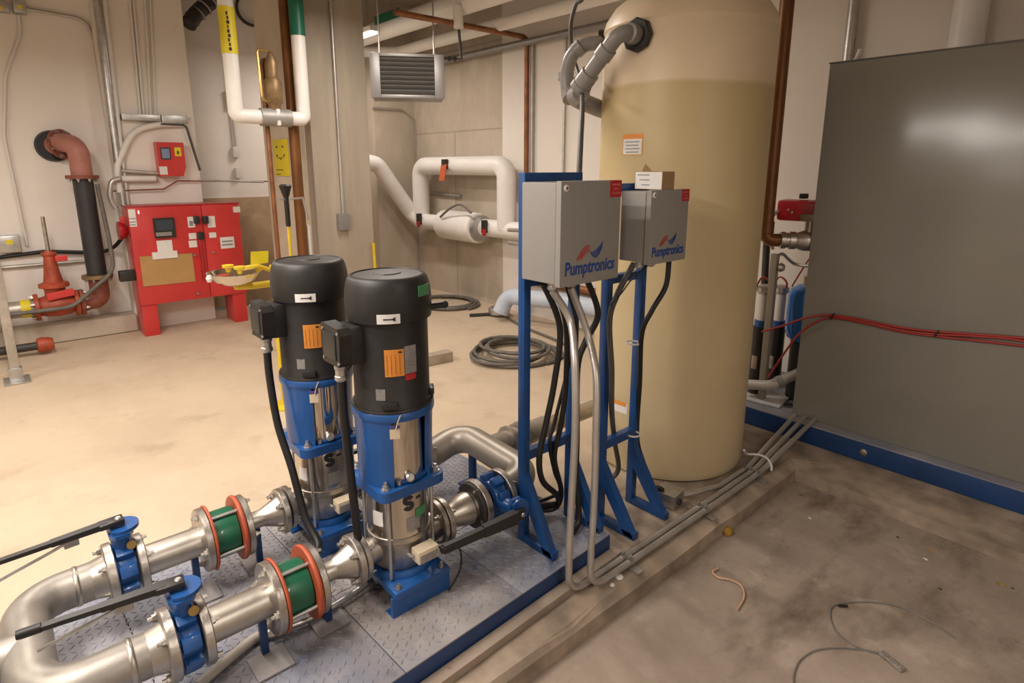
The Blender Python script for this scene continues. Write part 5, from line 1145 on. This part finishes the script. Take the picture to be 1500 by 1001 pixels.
# ================================================================== equipment seen between the tank and the panel
YG = 3.48
t = thing('copper_riser', 'tall brown copper pipe beside the tank ending in an elbow', 'pipe', (-1.7, YG, 1.2))
a = ony(1147, 0, YG); b = ony(1127, 352, YG); xm = (a.x + b.x) / 2
MB().tube(fillet([Vector((xm, YG, ZC)), Vector((xm, YG, b.z)), Vector((xm + .07, YG + .05, b.z - .0))], .05, 6), .038, 22).build('riser', brownpipe, t)
MB().lathe([(.038, -.035), (.044, -.033), (.044, .033), (.038, .035)], (xm, YG, b.z + .075), (0, 0, 1), 22).build('socket', brownpipe, t)
e_ = Vector((xm + .080, YG + .057, b.z))
dv = (e_ - Vector((xm, YG, b.z))).normalized()
t = thing('red_valve_actuator', 'red valve actuator above a grey valve behind the grey panel', 'valve', e_ + Vector((.05, .12, 0)))
vb = MB().lathe([(.038, 0), (.05, .005), (.05, .03), (.044, .032), (.044, .05), (.052, .052), (.052, .085), (.045, .09), (.06, .13), (.06, .19), (.05, .22), (0, .22)], e_ - dv * .02, dv, 20).build('valve_body', castst, t)
ac = e_ + dv * .14 + Vector((0, 0, .05))
MB().cyl(ac, ac + Vector((0, 0, .10)), .03, 12).build('valve_neck', castst, t); MB().box(ac + Vector((0, 0, .085)), (.09, .09, .04), bev=.006).build('mount_plate', castst, t)
YA = e_.y + .17; a = ony(1168, 308, YA)
MB().box(Vector((a.x + .02, YA, a.z)), (.24, .16, .125), rot=Matrix.Rotation(R(10), 3, 'Z'), bev=.025).build('actuator_case', red_dk, t)
MB().box(Vector((a.x + .03, YA, a.z + .085)), (.04, .04, .03), bev=.004).build('position_knob', rubber, t)
for k in range(3): MB().lathe([(.007, 0), (.007, .004), (0, .006)], Vector((a.x - .04 + .025 * k, YA - .085, a.z - .01 + .015 * (k % 2))), (-.17, -1, 0), 8).build('cover_screw', silver_l, t)
MB().tube(fillet([Vector((a.x - .075, YA - .09, a.z - .005)), Vector((a.x - .09, YA - .13, a.z - .03)), Vector((a.x - .11, YA - .12, a.z - .15)), Vector((a.x - .10, YA - .06, a.z - .24))], .04, 4), .011, 8).build('signal_conduit', emt, t)
cable('grey_cable', 'grey cable drooping from the red actuator behind the panel', [ony(1138, 376, 3.668), ony(1146, 372, 3.69), ony(1155, 380, 3.75), ony(1165, 387, 3.8), ony(1185, 390, 3.8), ony(1215, 388, 3.8)], .010, emt)
t = thing('strut_post', 'tan steel strut upright between the tank and the panel', 'post', (-1.65, 3.62, .12))
a = ony(1136, 372, 3.64); b = ony(1116, 580, 3.64)
MB().box((a.x, 3.64, (.121 + a.z) / 2), (.04, .04, a.z - .121), bev=.003).build('upright', mat('tan_strut', (.32, .28, .22), .5, .2, var=.2), t)
MB().lathe([(.02, 0), (.03, .01), (.02, .03)], (a.x + .03, 3.64, a.z - .08), (1, 0, 0), 10).build('knob', castst, t)
bt = ony(1168, 460, 3.83)
t = thing('expansion_tank', 'bright blue expansion tank half hidden behind the panel', 'tank', (bt.x + .03, 3.84, .4))
zt_, zb_ = ony(1168, 415, 3.83).z, ony(1168, 502, 3.83).z
rr = .112; MB().lathe([(0, zb_ - .0), (rr * .5, zb_ + .008), (rr * .85, zb_ + .04), (rr, zb_ + .09), (rr, zt_ - .08), (rr * .85, zt_ - .03), (rr * .5, zt_ - .006), (0, zt_)], (bt.x + .045, 3.84, 0), (0, 0, 1), 28).build('tank_shell', tank_blue, t)
MB().cyl((bt.x + .035, 3.84, zt_ - .01), (bt.x + .035, 3.84, zt_ + .05), .02, 12).build('top_nipple', brass, t)
MB().cyl((bt.x + .035, 3.84, .12), (bt.x + .035, 3.84, zb_ + .01), .06, 14).build('tank_foot', blackp, t)
for k, (px, l_) in enumerate(((1116, 'small dark pump with a pale cap behind the yellow tank'), (1140, 'small dark pump with a pale cap beside the blue expansion tank'))):
    a = ony(px, 470, 3.95 if k else 3.72); Y = a.y
    t = thing('booster_pump', l_, 'pump', (a.x, Y, .12), 0, 'small booster pumps behind the tank')
    MB().cyl((a.x, Y, .121), (a.x, Y, ony(px, 478, Y).z), .05, 16).build('pump_column', blackp, t)
    MB().lathe([(.045, .0), (.045, .06), (.02, .065)], (a.x, Y, ony(px, 482, Y).z), (0, 0, 1), 16).build('blue_collar', blue, t)
    MB().cyl((a.x, Y, ony(px, 470, Y).z), (a.x, Y, ony(px, 430, Y).z), .036, 16).build('pale_sleeve', white_p, t)
    MB().lathe([(.036, 0), (.05, .015), (.05, .045), (.03, .06), (0, .06)], (a.x, Y, ony(px, 430, Y).z), (0, 0, 1), 16).build('pale_cap', galv, t)
    MB().box((a.x, Y - .045, ony(px, 530, Y).z), (.04, .02, .09), bev=.004).build('steel_bracket', castst, t)
    MB().tube(spline([Vector((a.x - .05, Y - .03, ony(px, 425, Y).z)), Vector((a.x - .01, Y - .03, ony(px, 405, Y).z)), Vector((a.x + .04, Y - .02, ony(px, 412, Y).z)), Vector((a.x + .03, Y - .02, ony(px, 430, Y).z))], 6), .006, 8).build('red_lead', redcable, t)
cable('red_lead_wire', 'thin red wire rising behind the blue expansion tank', [ony(1160, 420, 3.97), ony(1172, 400, 3.97), ony(1185, 380, 3.97), ony(1200, 360, 3.97)], .005, redcable)
gp = [ony(1088, 563, 3.60), ony(1128, 565, 3.60), ony(1150, 556, 3.68), ony(1185, 540, 3.78)]
t = thing('grey_elbow_pipe', 'light grey plastic pipe with an elbow low behind the tank', 'pipe', (-1.7, 3.62, .3))
MB().tube(fillet(gp, .06, 6), .032, 18).build('pipe', mat('light_pvc', (.47, .43, .38), .45, 0, var=.15, scale=8), t)
MB().lathe([(.032, -.02), (.038, -.018), (.038, .018), (.032, .02)], gp[1] * .4 + gp[2] * .6, (gp[2] - gp[1]), 18).build('socket', pvc, t)
cable('dark_hose', 'dark hoses lying on the panel skid behind the tank', [ony(1095, 592, 3.62), ony(1120, 590, 3.62), ony(1160, 594, 3.7), ony(1185, 590, 3.75)], .008, hose_dk)
cable('pale_hose', 'pale folded hose on the panel skid behind the tank', [ony(1095, 603, 3.6), ony(1120, 600, 3.62), ony(1150, 604, 3.66), ony(1170, 600, 3.72)], .012, white_p)
tag(MB().cyl((ony(1120, 470, 4.15).x, 4.15, .122), (ony(1112, 470, 4.15).x, 4.15, 1.15), .025, 10).build('brown_stub', hose_dk), 'dark stub pipe seen beside the edge of the tank', 'pipe')
# pipes on the wall above the panel
a = ony(1247, 40, YB - .06)
tag(MB().cyl((a.x, YB - .06, 1.5), (a.x, YB - .06, ZC), .032, 14).build('wall_conduit', galv), 'grey conduit on the white wall above the panel corner', 'conduit', 'conduits on the back wall')
a = ony(1420, 30, YB - .12)
tag(MB().cyl((a.x, YB - .12, 1.5), (a.x, YB - .12, ZC), .085, 20).build('white_riser', white_ins), 'wide white riser pipe on the wall above the panel', 'pipe')
tag(MB().tube([Vector((ony(1250, 95, 3.6).x, 3.6, 2.1535)), ony(1254, 86, 3.6), ony(1260, 72, 3.6)], .010, 8).build('wire_end', white_p), 'pale wire end sticking up behind the panel', 'wire')

# ================================================================== litter on the lower floor
ZL = -.09
tag(MB().tube(spline([onz(x, y, ZL + .007) for x, y in ((1052, 833), (1044, 838), (1052, 846), (1070, 850), (1084, 857), (1090, 868), (1088, 880), (1080, 893))], 6), .0042, 8).build('copper_wire', wirec), 'short twisted copper coloured wire on the lower floor', 'wire')
tag(MB().tube(spline([onz(x, y, ZL + .004) for x, y in ((1300, 962), (1255, 948), (1225, 925), (1216, 900), (1225, 886), (1270, 882), (1320, 890), (1370, 915), (1400, 935))], 7), .0026, 6).build('loose_wire', clearwire), 'thin grey wire looping across the lower floor', 'wire', 'thin wires on the lower floor')
tag(MB().tube(spline([onz(x, y, ZL + .004) for x, y in ((1163, 1004), (1164, 985), (1175, 965), (1200, 952), (1240, 950), (1290, 958), (1310, 975))], 7), .0026, 6).build('loose_wire', clearwire), 'thin grey wire arching to the crumpled foil on the lower floor', 'wire', 'thin wires on the lower floor')
c_ = onz(1235, 888, ZL + .006); tag(MB().cyl(c_ - Vector((.012, .012, 0)), c_ + Vector((.012, .012, 0)), .005, 8).build('wire_clip', rubber), 'small black clip on the thin grey wire', 'clip')
c_ = onz(1306, 972, ZL); tag(MB().box(c_ + Vector((0, 0, .008)), (.085, .025, .014), rot=Matrix.Rotation(R(-20), 3, 'Z'), bev=.005).build('crumpled_foil', mat('crumpled_foil', (.42, .38, .33), .4, .3, var=.5, scale=60, bump=.8, bscale=80)), 'crumpled grey foil strip on the lower floor', 'litter')
for k, (px, py, s, m, l_) in enumerate(((1362, 808, .012, leafm, 'yellow leaf scrap beside the white crumb'), (1355, 820, .010, paper, 'white crumb beside the yellow leaf scrap'), (1466, 857, .016, leafm, 'curled yellow leaf scrap lying alone on the lower floor'), (1186, 760, .008, paper, 'tiny pale crumb near the kerb corner'), (1315, 788, .007, ink, 'small black crumb on the lower floor'), (1377, 864, .008, ink, 'black crumb beside the thin wire loop'), (1483, 863, .006, ink, 'tiny black crumb beside the curled leaf'))):
    c_ = onz(px, py, ZL); n_ = 7
    vs = [Vector((c_.x + s * (1 + .3 * math.sin(3 * j + k)) * math.cos(2 * PI * j / n_), c_.y + s * .6 * math.sin(2 * PI * j / n_), ZL + .0015 + .003 * (j % 2))) for j in range(n_)]
    top_ = Vector((c_.x, c_.y, ZL + .004 + s * .3)); bot = Vector((c_.x, c_.y, ZL + .0006))
    fs = [[j, (j + 1) % n_, n_] for j in range(n_)] + [[(j + 1) % n_, j, n_ + 1] for j in range(n_)]
    tag(MB().add(vs + [top_, bot], fs).build(['leaf_scrap', 'crumb', 'leaf_scrap', 'crumb', 'crumb', 'crumb', 'crumb'][k], m, smooth=False), l_, 'litter', 'litter on the lower floor')
c_ = onz(1061, 783, ZL); tag(MB().lathe([(.0, 0), (.02, .002), (.026, .012), (.022, .03), (.012, .04), (0, .042)], c_ + Vector((0, 0, .001)), (.5, .6, .7), 9).build('amber_scrap', amber, smooth=False), 'crushed amber plastic scrap at the foot of the kerb', 'litter')
for k, (px, py, s) in enumerate(((893, 823, .022), (907, 846, .018), (897, 858, .010))):
    c_ = onz(px, py, .001); tag(MB().lathe([(0, 0), (s, .001), (s * .8, .006), (0, .008)], c_, (0, 0, 1), 9).build('plaster_chip', paper, smooth=False), ['larger white plaster chip between the conduit bends', 'flat white plaster chip beside the conduit bends', 'tiny white plaster chip on the kerb'][k], 'litter', 'plaster chips')

cable('sensor_lead', 'thin black lead looping from the cream sensor block of the taped pump to the deck', [PU2 + Vector((.155, .055, .20)), PU2 + Vector((.17, .09, .205)), PU2 + Vector((.175, .14, .17)), PU2 + Vector((.165, .15, .08)), PU2 + Vector((.16, .10, .008))], .0035, rubber)
tag(MB().tube(spline([onz(640, 790, .20), onz(668, 790, .17), onz(700, 775, .17), onz(735, 757, .20), onz(757, 740, .26)], 7), .005, 8).build('sensor_lead', rubber), 'thin black lead running along the discharge valve lever', 'cable')
